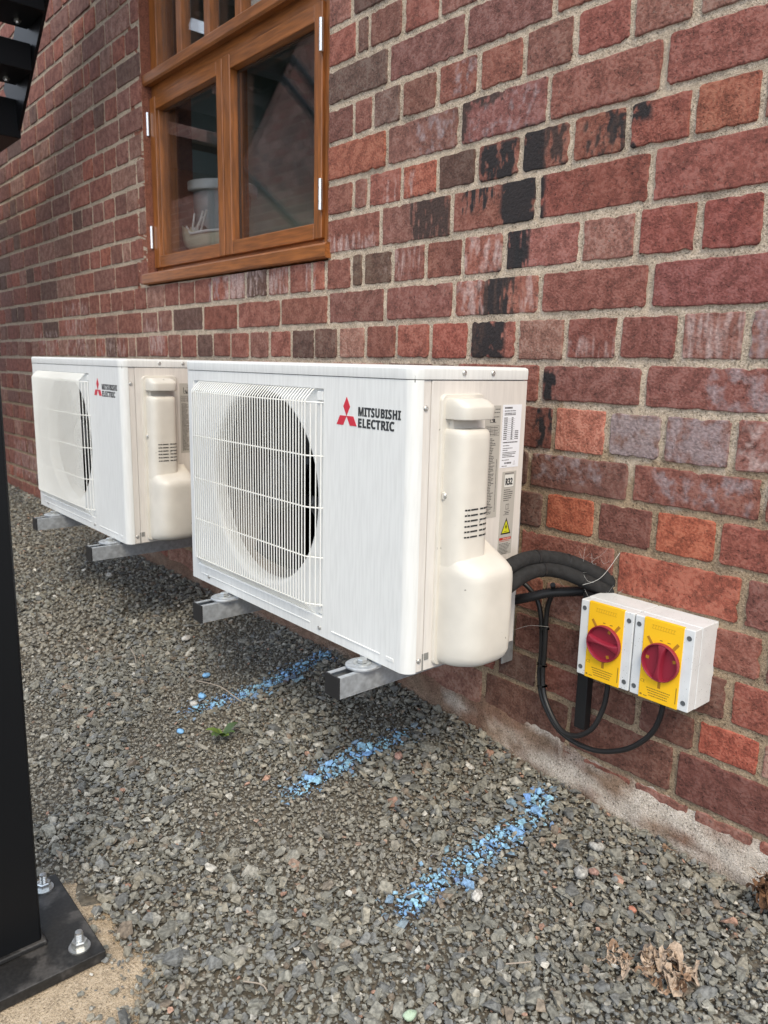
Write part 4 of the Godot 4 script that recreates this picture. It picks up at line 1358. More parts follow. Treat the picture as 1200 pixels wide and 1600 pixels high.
func build_units() -> void:
	var root := thing("outdoor_unit", "nearer white air conditioning outdoor unit, its labelled side facing the isolators", "air conditioner", Vector3(0, 0.33, 0.41), "outdoor units on the brick wall")
	var H := UH - 0.0235
	# lid
	var ld := MB.new()
	var rings := []
	for q in [[0.0, UH - 0.0225, 0.0], [0.0015, UH - 0.022, 0.0], [0.002, UH - 0.006, 0.0], [0.0008, UH - 0.002, 0.0], [-0.004, UH + 0.0005, 0.0], [-0.02, UH + 0.001, 0.0]]:
		var g: float = q[0]
		var ring := []
		for p in rrect(-UW - g, g, -UD - g, g, [0.024 + g, 0.014 + g, 0.004 + maxf(g, -0.003), 0.004 + maxf(g, -0.003)] if g > -0.01 else [0.004, 0.004, 0.002, 0.002]):
			ring.append(Vector3(p.x, q[1], p.y))
		rings.append(ring)
	ld.grid(rings, true, false)
	fix_normals(ld, Vector3(-UW / 2, UH - 0.05, -UD / 2))
	ld.fan(rings[5], Vector3.UP)
	var lid := part("lid", ld.mesh(), M.white, root)
	for z in [-0.117, -0.193]:
		screw(lid, Vector3(0.0022, 0.5395, z), Vector3.RIGHT)
	# black block that paints the shade in the gap under the lid
	var gp := MB.new()
	gp.box(Vector3(-UW + 0.004, H - 0.004, -UD + 0.004), Vector3(-0.006, UH - 0.010, -0.006))
	part("gap_shade", gp.mesh(), M.gap, root)
	# front panel with a shallow field and a round opening
	var f := MB.new()
	var rx0 := -0.794
	var rx1 := -0.256
	var ry0 := 0.040
	var ry1 := 0.503
	var cx := -0.500
	var cy := 0.278
	var R := 0.221
	var fx0 := -UW + 0.012
	var fx1 := -0.022
	f.quad(Vector3(fx0, 0, 0), Vector3(rx0, 0, 0), Vector3(rx0, H, 0), Vector3(fx0, H, 0), Vector3.BACK)
	f.quad(Vector3(rx1, 0, 0), Vector3(fx1, 0, 0), Vector3(fx1, H, 0), Vector3(rx1, H, 0), Vector3.BACK)
	f.quad(Vector3(rx0, 0, 0), Vector3(rx1, 0, 0), Vector3(rx1, ry0, 0), Vector3(rx0, ry0, 0), Vector3.BACK)
	f.quad(Vector3(rx0, ry1, 0), Vector3(rx1, ry1, 0), Vector3(rx1, H, 0), Vector3(rx0, H, 0), Vector3.BACK)
	var dz := -0.007
	f.quad(Vector3(rx0, ry1, 0), Vector3(rx1, ry1, 0), Vector3(rx1 - 0.003, ry1 - 0.003, dz), Vector3(rx0 + 0.003, ry1 - 0.003, dz), Vector3(0, -1, 0.6).normalized())
	f.quad(Vector3(rx0, ry0, 0), Vector3(rx1, ry0, 0), Vector3(rx1 - 0.003, ry0 + 0.003, dz), Vector3(rx0 + 0.003, ry0 + 0.003, dz), Vector3(0, 1, 0.6).normalized())
	f.quad(Vector3(rx0, ry0, 0), Vector3(rx0, ry1, 0), Vector3(rx0 + 0.003, ry1 - 0.003, dz), Vector3(rx0 + 0.003, ry0 + 0.003, dz), Vector3(1, 0, 0.6).normalized())
	f.quad(Vector3(rx1, ry0, 0), Vector3(rx1, ry1, 0), Vector3(rx1 - 0.003, ry1 - 0.003, dz), Vector3(rx1 - 0.003, ry0 + 0.003, dz), Vector3(-1, 0, 0.6).normalized())
	# floor of the field, from the opening to its edges
	var angs := []
	for k in 96: angs.append(TAU * k / 96)
	for q in [[rx0 + 0.003, ry0 + 0.003], [rx1 - 0.003, ry0 + 0.003], [rx1 - 0.003, ry1 - 0.003], [rx0 + 0.003, ry1 - 0.003]]:
		angs.append(fposmod(atan2(q[1] - cy, q[0] - cx), TAU))
	angs.sort()
	var outer := []
	var inner := []
	for a in angs:
		var dx := cos(a)
		var dy := sin(a)
		var t := 9.0
		if dx > 1e-6: t = minf(t, (rx1 - 0.003 - cx) / dx)
		if dx < -1e-6: t = minf(t, (rx0 + 0.003 - cx) / dx)
		if dy > 1e-6: t = minf(t, (ry1 - 0.003 - cy) / dy)
		if dy < -1e-6: t = minf(t, (ry0 + 0.003 - cy) / dy)
		outer.append(Vector3(cx + dx * t, cy + dy * t, dz))
		inner.append(Vector3(cx + dx * R, cy + dy * R, dz))
	for k in angs.size():
		var e := (k + 1) % angs.size()
		f.quad(outer[k], outer[e], inner[e], inner[k], Vector3.BACK)
	# rounded corners
	for k in 8:
		var a0 := PI / 2 * k / 8
		var a1 := PI / 2 * (k + 1) / 8
		var c := Vector3(-0.022, 0, -0.022)
		var d0 := Vector3(sin(a0), 0, cos(a0))
		var d1 := Vector3(sin(a1), 0, cos(a1))
		f.quads(c + d0 * 0.022, c + d1 * 0.022, c + d1 * 0.022 + Vector3(0, H, 0), c + d0 * 0.022 + Vector3(0, H, 0), d0, d1, d1, d0)
		c = Vector3(-UW + 0.012, 0, -0.012)
		d0.x = -d0.x; d1.x = -d1.x
		f.quads(c + d0 * 0.012, c + d1 * 0.012, c + d1 * 0.012 + Vector3(0, H, 0), c + d0 * 0.012 + Vector3(0, H, 0), d0, d1, d1, d0)
	# pressed rib along the bottom edge
	f.box(Vector3(-0.775, 0.0185, -0.004), Vector3(-0.30, 0.0215, 0.0016), 0.0008)
	f.box(Vector3(-0.225, 0.0185, -0.004), Vector3(-0.075, 0.0215, 0.0016), 0.0008)
	f.box(Vector3(-0.058, 0.014, -0.004), Vector3(-0.036, 0.022, 0.0012), 0.001)
	var panel := part("front_panel", f.mesh(), M.white, root)
	screw(panel, Vector3(-0.735, 0.018, 0.0005), Vector3.BACK)
	screw(panel, Vector3(-0.265, 0.018, 0.0005), Vector3.BACK)
	screw(panel, Vector3(-0.262, 0.055, dz + 0.001), Vector3.BACK)
	# bell mouth
	var bm := MB.new()
	bm.xf = Transform3D(Basis(Vector3.RIGHT, PI / 2), Vector3(cx, cy, dz))
	bm.lathe([Vector2(R, 0.0), Vector2(R - 0.003, -0.001), Vector2(R - 0.007, -0.004), Vector2(R - 0.010, -0.010), Vector2(R - 0.011, -0.020), Vector2(R - 0.011, -0.034), Vector2(R + 0.02, -0.035)], 72)
	for i in bm.n.size(): bm.n[i] = bm.n[i]
	flip_to_axis(bm, Vector3(cx, cy, -0.03))
	part("bell_mouth", bm.mesh(), M.white, root)
	# fan and coil in the dark behind it
	var fan := Node3D.new()
	fan.name = "fan"
	root.add_child(fan)
	fan.position = Vector3(cx, cy, -0.055)
	var hb := MB.new()
	hb.xf = Transform3D(Basis(Vector3.RIGHT, PI / 2), Vector3.ZERO)
	hb.lathe([Vector2(0, 0.020), Vector2(0.012, 0.019), Vector2(0.016, 0.012), Vector2(0.05, 0.010), Vector2(0.06, 0.004), Vector2(0.062, -0.05), Vector2(0, -0.05)], 30)
	part("hub", hb.mesh(), M.fan, fan)
	for k in 3:
		var bl := MB.new()
		var rows := []
		for i in 9:
			var rr := lerpf(0.055, 0.200, i / 8.0)
			var row := []
			for j in 9:
				var a := k * TAU / 3 + 0.5 + (j / 8.0 - 0.5) * lerpf(1.1, 1.55, i / 8.0) + 0.25 * i / 8.0
				row.append(Vector3(cos(a) * rr, sin(a) * rr, lerpf(0.002, -0.062, j / 8.0) - 0.006 * sin(PI * j / 8.0)))
			rows.append(row)
		bl.grid(rows)
		for i in bl.n.size():
			if bl.n[i].z < 0: bl.n[i] = -bl.n[i]
		part("blade", bl.mesh(), M.fan, fan)
	var coil := MB.new()
	coil.box(Vector3(-UW + 0.03, 0.03, -0.272), Vector3(-0.2, H - 0.02, -0.262))
	part("coil", coil.mesh(), M.fin, root)
	var mt := MB.new()
	mt.box(Vector3(cx - 0.03, 0.03, -0.20), Vector3(cx + 0.03, H - 0.02, -0.185))
	mt.box(Vector3(cx - 0.05, cy - 0.05, -0.185), Vector3(cx + 0.05, cy + 0.05, -0.11), 0.01)
	part("motor_bracket", mt.mesh(), M.galv, root)
	# wire guard
	var g := MB.new()
	var zt := 0.021
	var x := -0.762
	while x < -0.2885:
		g.tube([Vector3(x, 0.502, -0.004), Vector3(x, 0.4995, 0.002), Vector3(x, 0.481, zt - 0.001), Vector3(x, 0.478, zt), Vector3(x, 0.069, zt), Vector3(x, 0.066, zt - 0.002), Vector3(x, 0.046, 0.002), Vector3(x, 0.043, -0.004)], 0.00130, 6, false)
		x += 0.01028
	for q in [[-0.2785, 0.0155], [-0.2685, 0.0092], [-0.2595, 0.0035], [-0.7725, 0.0155], [-0.7825, 0.0092], [-0.7905, 0.0035]]:
		g.tube([Vector3(q[0], 0.474, q[1]), Vector3(q[0], 0.064, q[1])], 0.00130, 6, true)
	for y in [0.476, 0.3715, 0.268, 0.166, 0.067]:
		g.tube([Vector3(-0.7945, y, -0.004), Vector3(-0.7905, y, 0.002), Vector3(-0.764, y, zt - 0.0045), Vector3(-0.758, y, zt - 0.0028), Vector3(-0.292, y, zt - 0.0028), Vector3(-0.286, y, zt - 0.0045), Vector3(-0.2595, y, 0.002), Vector3(-0.2555, y, -0.004)], 0.0017, 6, false)
	part("wire_guard", g.mesh(), M.wire, root)
	for q in [[-0.27, 0.488], [-0.78, 0.488], [-0.27, 0.055], [-0.78, 0.055]]:
		var tb := MB.new()
		tb.box(Vector3(q[0] - 0.012, q[1] - 0.010, dz - 0.001), Vector3(q[0] + 0.010, q[1] + 0.010, dz + 0.006), 0.003)
		part("guard_clip", tb.mesh(), M.white, root)
	# emblem and lettering
	var em := MB.new()
	var e0 := Vector2(-0.1835, 0.4555)
	for k in 3:
		var a := PI / 2 + k * TAU / 3
		var u1 := Vector2(cos(a - PI / 6), sin(a - PI / 6)) * 0.0202
		var u2 := Vector2(cos(a + PI / 6), sin(a + PI / 6)) * 0.0202
		var c := [e0, e0 + u1, e0 + u1 + u2, e0 + u2]
		var pr := []
		for p in c: pr.append(Vector3(p.x, p.y, 0.0006))
		em.quad(pr[0], pr[1], pr[2], pr[3], Vector3.BACK)
		for i in 4:
			var j := (i + 1) % 4
			var nn: Vector3 = (pr[j] - pr[i]).cross(Vector3.BACK).normalized()
			em.quad(pr[i], pr[j], pr[j] - Vector3(0, 0, 0.001), pr[i] - Vector3(0, 0, 0.001), nn)
	part("emblem", em.mesh(), M.red, root)
	text_part("lettering", "MITSUBISHI", 0.1165, 0.0172, M.ink, root, Vector3(-0.149, 0.4570, 0.0003))
	text_part("lettering", "ELECTRIC", 0.1005, 0.0172, M.ink, root, Vector3(-0.149, 0.4365, 0.0003))
	# corner strip, side, back and left panels, base
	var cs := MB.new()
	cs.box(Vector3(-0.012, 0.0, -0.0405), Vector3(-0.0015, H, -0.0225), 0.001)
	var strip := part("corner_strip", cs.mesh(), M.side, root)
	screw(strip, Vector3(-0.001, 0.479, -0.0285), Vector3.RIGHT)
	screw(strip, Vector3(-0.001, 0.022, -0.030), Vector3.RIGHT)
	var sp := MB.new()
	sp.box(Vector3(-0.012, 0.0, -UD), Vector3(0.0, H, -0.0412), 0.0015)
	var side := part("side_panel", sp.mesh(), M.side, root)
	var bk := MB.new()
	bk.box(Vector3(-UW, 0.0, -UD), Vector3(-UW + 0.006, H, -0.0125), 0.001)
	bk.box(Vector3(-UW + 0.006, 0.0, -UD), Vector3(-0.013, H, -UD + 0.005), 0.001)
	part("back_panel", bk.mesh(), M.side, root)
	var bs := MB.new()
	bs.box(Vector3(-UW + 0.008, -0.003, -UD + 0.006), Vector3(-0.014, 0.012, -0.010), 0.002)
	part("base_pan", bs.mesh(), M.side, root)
	var gd := MB.new()
	gd.box(Vector3(-0.001, 0.021, -0.0525), Vector3(0.0012, 0.034, -0.0425))
	gd.box(Vector3(-0.004, -0.001, -0.0412), Vector3(-0.0004, 0.033, -0.0382))
	part("grey_pad", gd.mesh(), material(0.22, 0.22, 0.21, 0.6), root)
	service_cover(root)
	unit_stickers(root)
	# feet with slotted tongues
	for px in [-0.107, -0.632]:
		for s in [1, -1]:
			var ft := MB.new()
			var zc := 0.016 if s > 0 else -UD - 0.016
			ft.box(Vector3(px - 0.03, -0.0105, minf(zc, zc - s * 0.05)), Vector3(px + 0.03, -0.0075, maxf(zc, zc - s * 0.05)), 0.001)
			ft.xf = Transform3D(Basis(), Vector3(px, -0.0105, zc))
			ft.lathe([Vector2(0, 0), Vector2(0.03, 0), Vector2(0.032, 0.001), Vector2(0.032, 0.004), Vector2(0.030, 0.0055), Vector2(0, 0.0055)], 28)
			ft.xf = Transform3D()
			ft.box(Vector3(px - 0.032, -0.0075, minf(zc - s * 0.020, zc - s * 0.026)), Vector3(px + 0.032, 0.006, maxf(zc - s * 0.020, zc - s * 0.026)), 0.001)
			var foot := part("foot", ft.mesh(), M.galv, root)
			var bo := MB.new()
			bo.xf = Transform3D(Basis(Vector3.UP, 0.4), Vector3(px, -0.005, zc))
			bo.lathe([Vector2(0, 0), Vector2(0.017, 0), Vector2(0.017, 0.0022), Vector2(0.0105, 0.0022)], 22)
			bo.lathe([Vector2(0.0102, 0.0022), Vector2(0.0102, 0.0085), Vector2(0.0085, 0.0098), Vector2(0, 0.0100)], 6, false)
			part("bolt", bo.mesh(), M.bolt, foot)
	# the second unit
	var two: Node3D = root.duplicate()
	two.name = numbered("outdoor_unit")
	add_child(two)
	two.position = root.position + Vector3(GAP, 0, 0)
	two.set_meta("label", "farther white air conditioning outdoor unit, beside the black post under the window")
	# strut rails that carry them
	var rail := make_rail()
	var spots := [
		[-0.107, "galvanised strut rail with black end cap under the lettered end of the nearer unit"],
		[-0.632, "galvanised strut rail with black end cap under the fan end of the nearer unit"],
		[GAP - 0.090, "galvanised strut rail under the lettered end of the farther unit"],
		[GAP - 0.615, "galvanised strut rail under the fan end of the farther unit, next to the post"]]
	for k in 4:
		var o: Node3D = rail if k == 0 else rail.duplicate()
		if k:
			o.name = numbered("strut_rail")
			add_child(o)
		o.position = Vector3(spots[k][0], 0.278, 0.0)
		o.set_meta("label", spots[k][1])

func fix_normals(b: MB, c: Vector3) -> void:
	for i in range(0, b.v.size(), 3):
		var m := (b.v[i] + b.v[i + 1] + b.v[i + 2]) / 3.0
		if (b.n[i] + b.n[i + 1] + b.n[i + 2]).dot(m - c) < 0:
			for k in 3: b.n[i + k] = -b.n[i + k]
			var t := b.v[i + 1]; b.v[i + 1] = b.v[i + 2]; b.v[i + 2] = t
			t = b.n[i + 1]; b.n[i + 1] = b.n[i + 2]; b.n[i + 2] = t

func flip_to_axis(b: MB, c: Vector3) -> void:
	# inward facing lathe: normals look at the axis
	for i in range(0, b.v.size(), 3):
		var m := (b.v[i] + b.v[i + 1] + b.v[i + 2]) / 3.0
		var d := Vector3(m.x - c.x, m.y - c.y, 0)
		if (b.n[i] + b.n[i + 1] + b.n[i + 2]).dot(d) > 0:
			for k in 3: b.n[i + k] = -b.n[i + k]
			var t := b.v[i + 1]; b.v[i + 1] = b.v[i + 2]; b.v[i + 2] = t
			t = b.n[i + 1]; b.n[i + 1] = b.n[i + 2]; b.n[i + 2] = t

func screw(parent: Node3D, at: Vector3, out: Vector3) -> void:
	var b := MB.new()
	var q := Quaternion(Vector3.UP, out)
	b.xf = Transform3D(Basis(q), at)
	b.lathe([Vector2(0.0052, 0.0), Vector2(0.0050, 0.0012), Vector2(0.0038, 0.0024), Vector2(0.0016, 0.0029), Vector2(0, 0.0022)], 14)
	part("screw", b.mesh(), M.screw, parent)

func cover_ring(y: float, zf: float, zb: float, deep: float, ef := 3.0, base := 0.0, eb := 0.0) -> Array:
	var out := []
	var K := 28
	for k in K + 1:
		var a := PI * k / K
		var c := cos(a)
		var s := sin(a)
		var ex := ef if c > 0 or eb == 0.0 else eb
		var zz := (zf + zb) / 2 + (zf - zb) / 2 * signf(c) * pow(absf(c), 2.0 / ex)
		out.append(Vector3(base + deep * pow(maxf(s, 0.0), 2.0 / ex), y, zz))
	return out

func service_cover(root: Node3D) -> void:
	var b := MB.new()
	# back plate
	var rows := []
	for q in [[0.0, 0.0], [0.0045, 0.0], [0.006, -0.0015]]:
		var ring := []
		for p in rrect(0.006 - q[1], 0.503 + q[1], -0.170 - q[1], -0.0605 + q[1], [0.012, 0.012, 0.006, 0.012], 4):
			ring.append(Vector3(q[0], p.x, p.y))
		rows.append(ring)
	b.grid(rows, true)
	fix_normals(b, Vector3(-0.02, 0.25, -0.11))
	b.fan(rows[2], Vector3.RIGHT)
	var cover := part("service_cover", b.mesh(), M.cream, root)
	# swollen valve box below, narrow column above
	var c := MB.new()
	var R := []
	for q in [[0.010, -0.080, -0.172, 0.030, 2.4, 4.0], [0.0120, -0.074, -0.182, 0.058, 2.4, 4.5], [0.0165, -0.071, -0.1865, 0.072, 2.5, 5.0], [0.024, -0.069, -0.188, 0.079, 2.6, 5.5], [0.036, -0.068, -0.189, 0.0825, 3.3, 7.0], [0.06, -0.068, -0.189, 0.084, 3.3, 7.0], [0.12, -0.068, -0.189, 0.0845, 3.3, 7.0], [0.174, -0.068, -0.189, 0.0845, 3.3, 7.0], [0.184, -0.068, -0.189, 0.0835, 3.3, 7.0], [0.1915, -0.0685, -0.1888, 0.0805, 3.4, 7.0], [0.1975, -0.069, -0.1885, 0.0755, 3.0, 6.0], [0.2025, -0.070, -0.188, 0.0685, 3.2, 6.0], [0.2095, -0.071, -0.187, 0.0555, 3.4, 6.0], [0.2195, -0.072, -0.186, 0.034, 3.6, 6.0], [0.2295, -0.073, -0.185, 0.0125, 3.8, 6.0], [0.2340, -0.074, -0.184, 0.002, 4.0, 6.0]]:
		R.append(cover_ring(q[0], q[1], q[2], q[3], q[4], 0.004, q[5]))
	c.grid(R)
	fix_normals_x(c)
	c.fan(R[0], Vector3.DOWN)
	c.fan(R[R.size() - 1], Vector3.UP)
	part("valve_housing", c.mesh(), M.cream, cover)
	var cl := MB.new()
	var R2 := []
	for q in [[0.19, -0.069, -0.151, 0.0455], [0.33, -0.069, -0.151, 0.0455], [0.425, -0.069, -0.151, 0.0460], [0.434, -0.0695, -0.1505, 0.0455], [0.440, -0.0705, -0.149, 0.0435], [0.4435, -0.073, -0.146, 0.039]]:
		R2.append(cover_ring(q[0], q[1], q[2], q[3], 3.6, 0.004, 4.6))
	cl.grid(R2)
	fix_normals_x(cl)
	cl.fan(R2[R2.size() - 1], Vector3.UP)
	part("column", cl.mesh(), M.cream, cover)
	# hand grip
	var h := MB.new()
	var G := []
	for q in [[0.4600, -0.071, -0.150, 0.048, 3.4], [0.4615, -0.0695, -0.1515, 0.0505, 3.6], [0.480, -0.069, -0.152, 0.0515, 3.8], [0.4855, -0.069, -0.151, 0.0495, 3.6], [0.4935, -0.070, -0.146, 0.0385, 3.4], [0.4960, -0.072, -0.142, 0.030, 3.2]]:
		G.append(cover_ring(q[0], q[1], q[2], q[3], q[4] + 1.2, 0.004, q[4] + 2.0))
	h.grid(G)
	fix_normals_x(h)
	h.fan(G[0], Vector3.DOWN)
	h.fan(G[G.size() - 1], Vector3.UP)
	part("hand_grip", h.mesh(), M.cream, cover)
	var back := MB.new()
	back.box(Vector3(0.005, 0.440, -0.143), Vector3(0.016, 0.464, -0.080))
	part("grip_back", back.mesh(), M.cream, cover)
	# vent slits
	var v := MB.new()
	for r in 6:
		var y := 0.303 - r * 0.0098
		for k in 7:
			for j in 2:
				pass
			var a0 := lerpf(0.36, 0.72, k / 7.0)
			var a1 := a0 + 0.36 / 7.0 * 0.78
			var p0 := ring_point(a0, 0.0458)
			var p1 := ring_point(a1, 0.0458)
			var o := Vector3(0.0006, 0, 0)
			var dy := Vector3(0, 0.0013, 0)
			p0.y = y; p1.y = y
			v.quad(p0 - dy + o, p1 - dy + o, p1 + dy + o, p0 + dy + o, Vector3.RIGHT)
			v.quad(p0 - dy + o, p1 - dy + o, p1 - dy - o, p0 - dy - o, Vector3.DOWN)
			v.quad(p0 + dy + o, p1 + dy + o, p1 + dy - o, p0 + dy - o, Vector3.UP)
	part("vent_slits", v.mesh(), M.gap, cover)
	# pocket with a screw on the near flank of the column
	var pk := MB.new()
	pk.box(Vector3(0.0055, 0.317, -0.0765), Vector3(0.014, 0.333, -0.0655), 0.003)
	part("screw_pocket", pk.mesh(), M.cream, cover)
	screw(cover, Vector3(0.0142, 0.3260, -0.0695), Vector3(1, 0, 0.15).normalized())

func ring_point(t: float, deep: float) -> Vector3:
	var a := PI * t
	var zz := -0.110 + 0.041 * signf(cos(a)) * pow(absf(cos(a)), 2.0 / (3.6 if cos(a) > 0 else 4.6))
	return Vector3(0.004 + deep * pow(sin(a), 2.0 / (3.6 if cos(a) > 0 else 4.6)), 0, zz)

func fix_normals_x(b: MB) -> void:
	fix_normals(b, Vector3(-0.06, 0.2, -0.11))

func sticker(called: String, root: Node3D, z0: float, z1: float, y0: float, y1: float, m: Material, slant := 0.0) -> MeshInstance3D:
	# a printed sheet on the side panel; z0 is its edge nearer the front
	var b := MB.new()
	var x := 0.0005
	var a := Vector3(x, y0, z0 + slant)
	var c := Vector3(x, y0, z1 + slant)
	var d := Vector3(x, y1, z1)
	var e := Vector3(x, y1, z0)
	b.tri(a, c, d, Vector3.RIGHT, Vector3.RIGHT, Vector3.RIGHT, Vector2(0, 1), Vector2(1, 1), Vector2(1, 0))
	b.tri(a, d, e, Vector3.RIGHT, Vector3.RIGHT, Vector3.RIGHT, Vector2(0, 1), Vector2(1, 0), Vector2(0, 0))
	for q in [[a, c, Vector3.DOWN], [c, d, Vector3.FORWARD], [d, e, Vector3.UP], [e, a, Vector3.BACK]]:
		b.quad(q[0], q[1], q[1] - Vector3(0.0008, 0, 0), q[0] - Vector3(0.0008, 0, 0), q[2])
	return part(called, b.mesh(), m, root)

func unit_stickers(root: Node3D) -> void:
	var ink := Color(0.16, 0.16, 0.17)
	var grey := Color(0.70, 0.69, 0.66)
	var m1 := print_sheet(96, 420, grey, func(im: Image):
		small_print(im, 60, 90, 12, 3, ink)
		im.fill_rect(Rect2i(28, 24, 4, 34), ink); im.fill_rect(Rect2i(40, 40, 6, 14), ink); im.fill_rect(Rect2i(48, 48, 12, 12), ink); im.fill_rect(Rect2i(28, 60, 40, 2), ink)
		for y in [24, 40]: small_print(im, 52, 88, y, 3, ink)
		for y in [74, 86, 98, 110]: im.fill_rect(Rect2i(6, y, 82, 1), ink)
		for x in [6, 34, 60, 88]: im.fill_rect(Rect2i(x, 74, 1, 36), ink)
		for y in [79, 91, 103]: small_print(im, 10, 80, y, 3, ink)
		var y := 120
		while y < 405:
			small_print(im, 12, rng.randi_range(46, 70), y, 3, ink); y += 6
		var yy := 200
		while yy < 400:
			im.fill_rect(Rect2i(80, yy, 4, 3), ink); yy += 5)
	sticker("wiring_label", root, -0.180, -0.2225, 0.268, 0.4805, m1)
	var m2 := print_sheet(160, 330, Color(0.90, 0.91, 0.94), func(im: Image):
		for q in [[14, 12, 26], [46, 12, 60]]: small_print(im, q[0], q[2] + 20, q[1], 9, ink)
		for y in [30, 42, 50]: small_print(im, 14, 110, y, 5, ink)
		var y := 66
		for k in 12:
			small_print(im, 14, 44, y, 6, ink); small_print(im, 78, 92, y, 6, ink)
			im.fill_rect(Rect2i(46, y + 8, 60, 1), ink)
			if k > 6: small_print(im, 112, 142, y, 6, ink)
			y += 10
		small_print(im, 14, 140, 194, 6, ink)
		for q in [[212, 70], [226, 100], [236, 60], [248, 132], [256, 128], [264, 100], [272, 122]]: small_print(im, 16, q[1], q[0], 4, ink)
		small_print(im, 14, 74, 288, 4, ink)
		small_print(im, 36, 96, 302, 9, ink)
		for k in 20: im.fill_rect(Rect2i(122 - k / 2, 296 + k, 1, 1), ink); im.fill_rect(Rect2i(122 + k / 2, 296 + k, 1, 1), ink)
		im.fill_rect(Rect2i(112, 316, 20, 1), ink)
		small_print(im, 16, 60, 320, 4, ink))
	sticker("rating_label", root, -0.2285, -0.2825, 0.362, 0.4815, m2, 0.002)
	var m3 := print_sheet(120, 400, grey, func(im: Image):
		im.fill_rect(Rect2i(22, 8, 76, 3), ink)
		im.fill_rect(Rect2i(20, 14, 84, 62), Color(0.86, 0.86, 0.84))
		for r in [Rect2i(20, 14, 84, 1), Rect2i(20, 75, 84, 1), Rect2i(20, 14, 1, 62), Rect2i(103, 14, 1, 62)]: im.fill_rect(r, ink)
		for q in [[86, 76], [96, 100], [106, 98], [116, 92], [126, 88], [136, 70]]: small_print(im, 22, q[1], q[0], 4, ink)
		# open book, a card and a warning triangle with a flame
		for r in [Rect2i(46, 156, 28, 2), Rect2i(46, 156, 2, 24), Rect2i(72, 156, 2, 24), Rect2i(46, 180, 28, 2), Rect2i(59, 158, 2, 22)]: im.fill_rect(r, ink)
		im.fill_rect(Rect2i(36, 190, 50, 2), ink); im.fill_rect(Rect2i(30, 206, 50, 2), ink); im.fill_rect(Rect2i(42, 197, 34, 4), ink)
		for y in range(222, 302):
			var t := (y - 222) / 80.0
			var hw := int(t * 44)
			im.fill_rect(Rect2i(60 - hw, y, hw * 2 + 1, 1), Color(0.10, 0.10, 0.08))
			var t2 := (y - 234) / 80.0
			var h2 := int(t2 * 44)
			if y > 236 and y < 295: im.fill_rect(Rect2i(60 - h2, y, h2 * 2 + 1, 1), Color(0.80, 0.80, 0.16))
			if y > 252 and y < 284:
				var f := sin((y - 252) / 32.0 * PI) * 7
				im.fill_rect(Rect2i(60 - int(f * 0.8), y, int(f * 1.8) + 1, 1), Color(0.10, 0.10, 0.08))
			if y > 270 and y < 284: im.fill_rect(Rect2i(58, y, 5, 1), Color(0.80, 0.80, 0.16))
		im.fill_rect(Rect2i(46, 288, 28, 2), Color(0.10, 0.10, 0.08))
		im.fill_rect(Rect2i(8, 318, 104, 12), Color(0.66, 0.18, 0.14))
		small_print(im, 40, 104, 321, 6, Color(0.85, 0.7, 0.65))
		small_print(im, 10, 100, 334, 3, Color(0.66, 0.2, 0.16))
		var y2 := 346
		while y2 < 396:
			small_print(im, 10, rng.randi_range(80, 108), y2, 3, ink); y2 += 7)
	sticker("refrigerant_label", root, -0.236, -0.2765, 0.190, 0.354, m3, 0.004)
	text_part("lettering", "R32", 0.0205, 0.0135, M.ink, root, Vector3(0.0008, 0.3275, -0.2455), Vector3(0, PI / 2, 0), 700)

func make_rail() -> Node3D:
	var r := thing("strut_rail", "", "rail", Vector3.ZERO, "strut rails under the outdoor units")
	var a := MB.new()
	# U channel open at the top with turned lips, from the wall out past the front of the unit
	var z0 := 0.042
	var z1 := 0.494
	var hw := 0.0205
	a.box(Vector3(-hw, 0, z0), Vector3(hw, 0.0025, z1))
	a.box(Vector3(-hw, 0.0025, z0), Vector3(-hw + 0.0025, 0.041, z1), 0.0008)
	a.box(Vector3(hw - 0.0025, 0.0025, z0), Vector3(hw, 0.041, z1), 0.0008)
	a.box(Vector3(-hw + 0.0025, 0.0385, z0), Vector3(-hw + 0.010, 0.041, z1), 0.0006)
	a.box(Vector3(hw - 0.010, 0.0385, z0), Vector3(hw - 0.0025, 0.041, z1), 0.0006)
	part("arm", a.mesh(), M.galv, r)
	var c := MB.new()
	c.box(Vector3(-hw - 0.001, -0.001, z1), Vector3(hw + 0.001, 0.042, z1 + 0.004), 0.001)
	part("end_cap", c.mesh(), M.black_plastic, r)
	var w := MB.new()
	w.box(Vector3(-0.0205, -0.045, 0.004), Vector3(-0.018, 0.30, 0.041))
	w.box(Vector3(0.018, -0.045, 0.004), Vector3(0.0205, 0.30, 0.041), 0.0006)
	w.box(Vector3(-0.018, -0.045, 0.004), Vector3(0.018, 0.30, 0.0065))
	part("wall_channel", w.mesh(), M.galv, r)
	return r

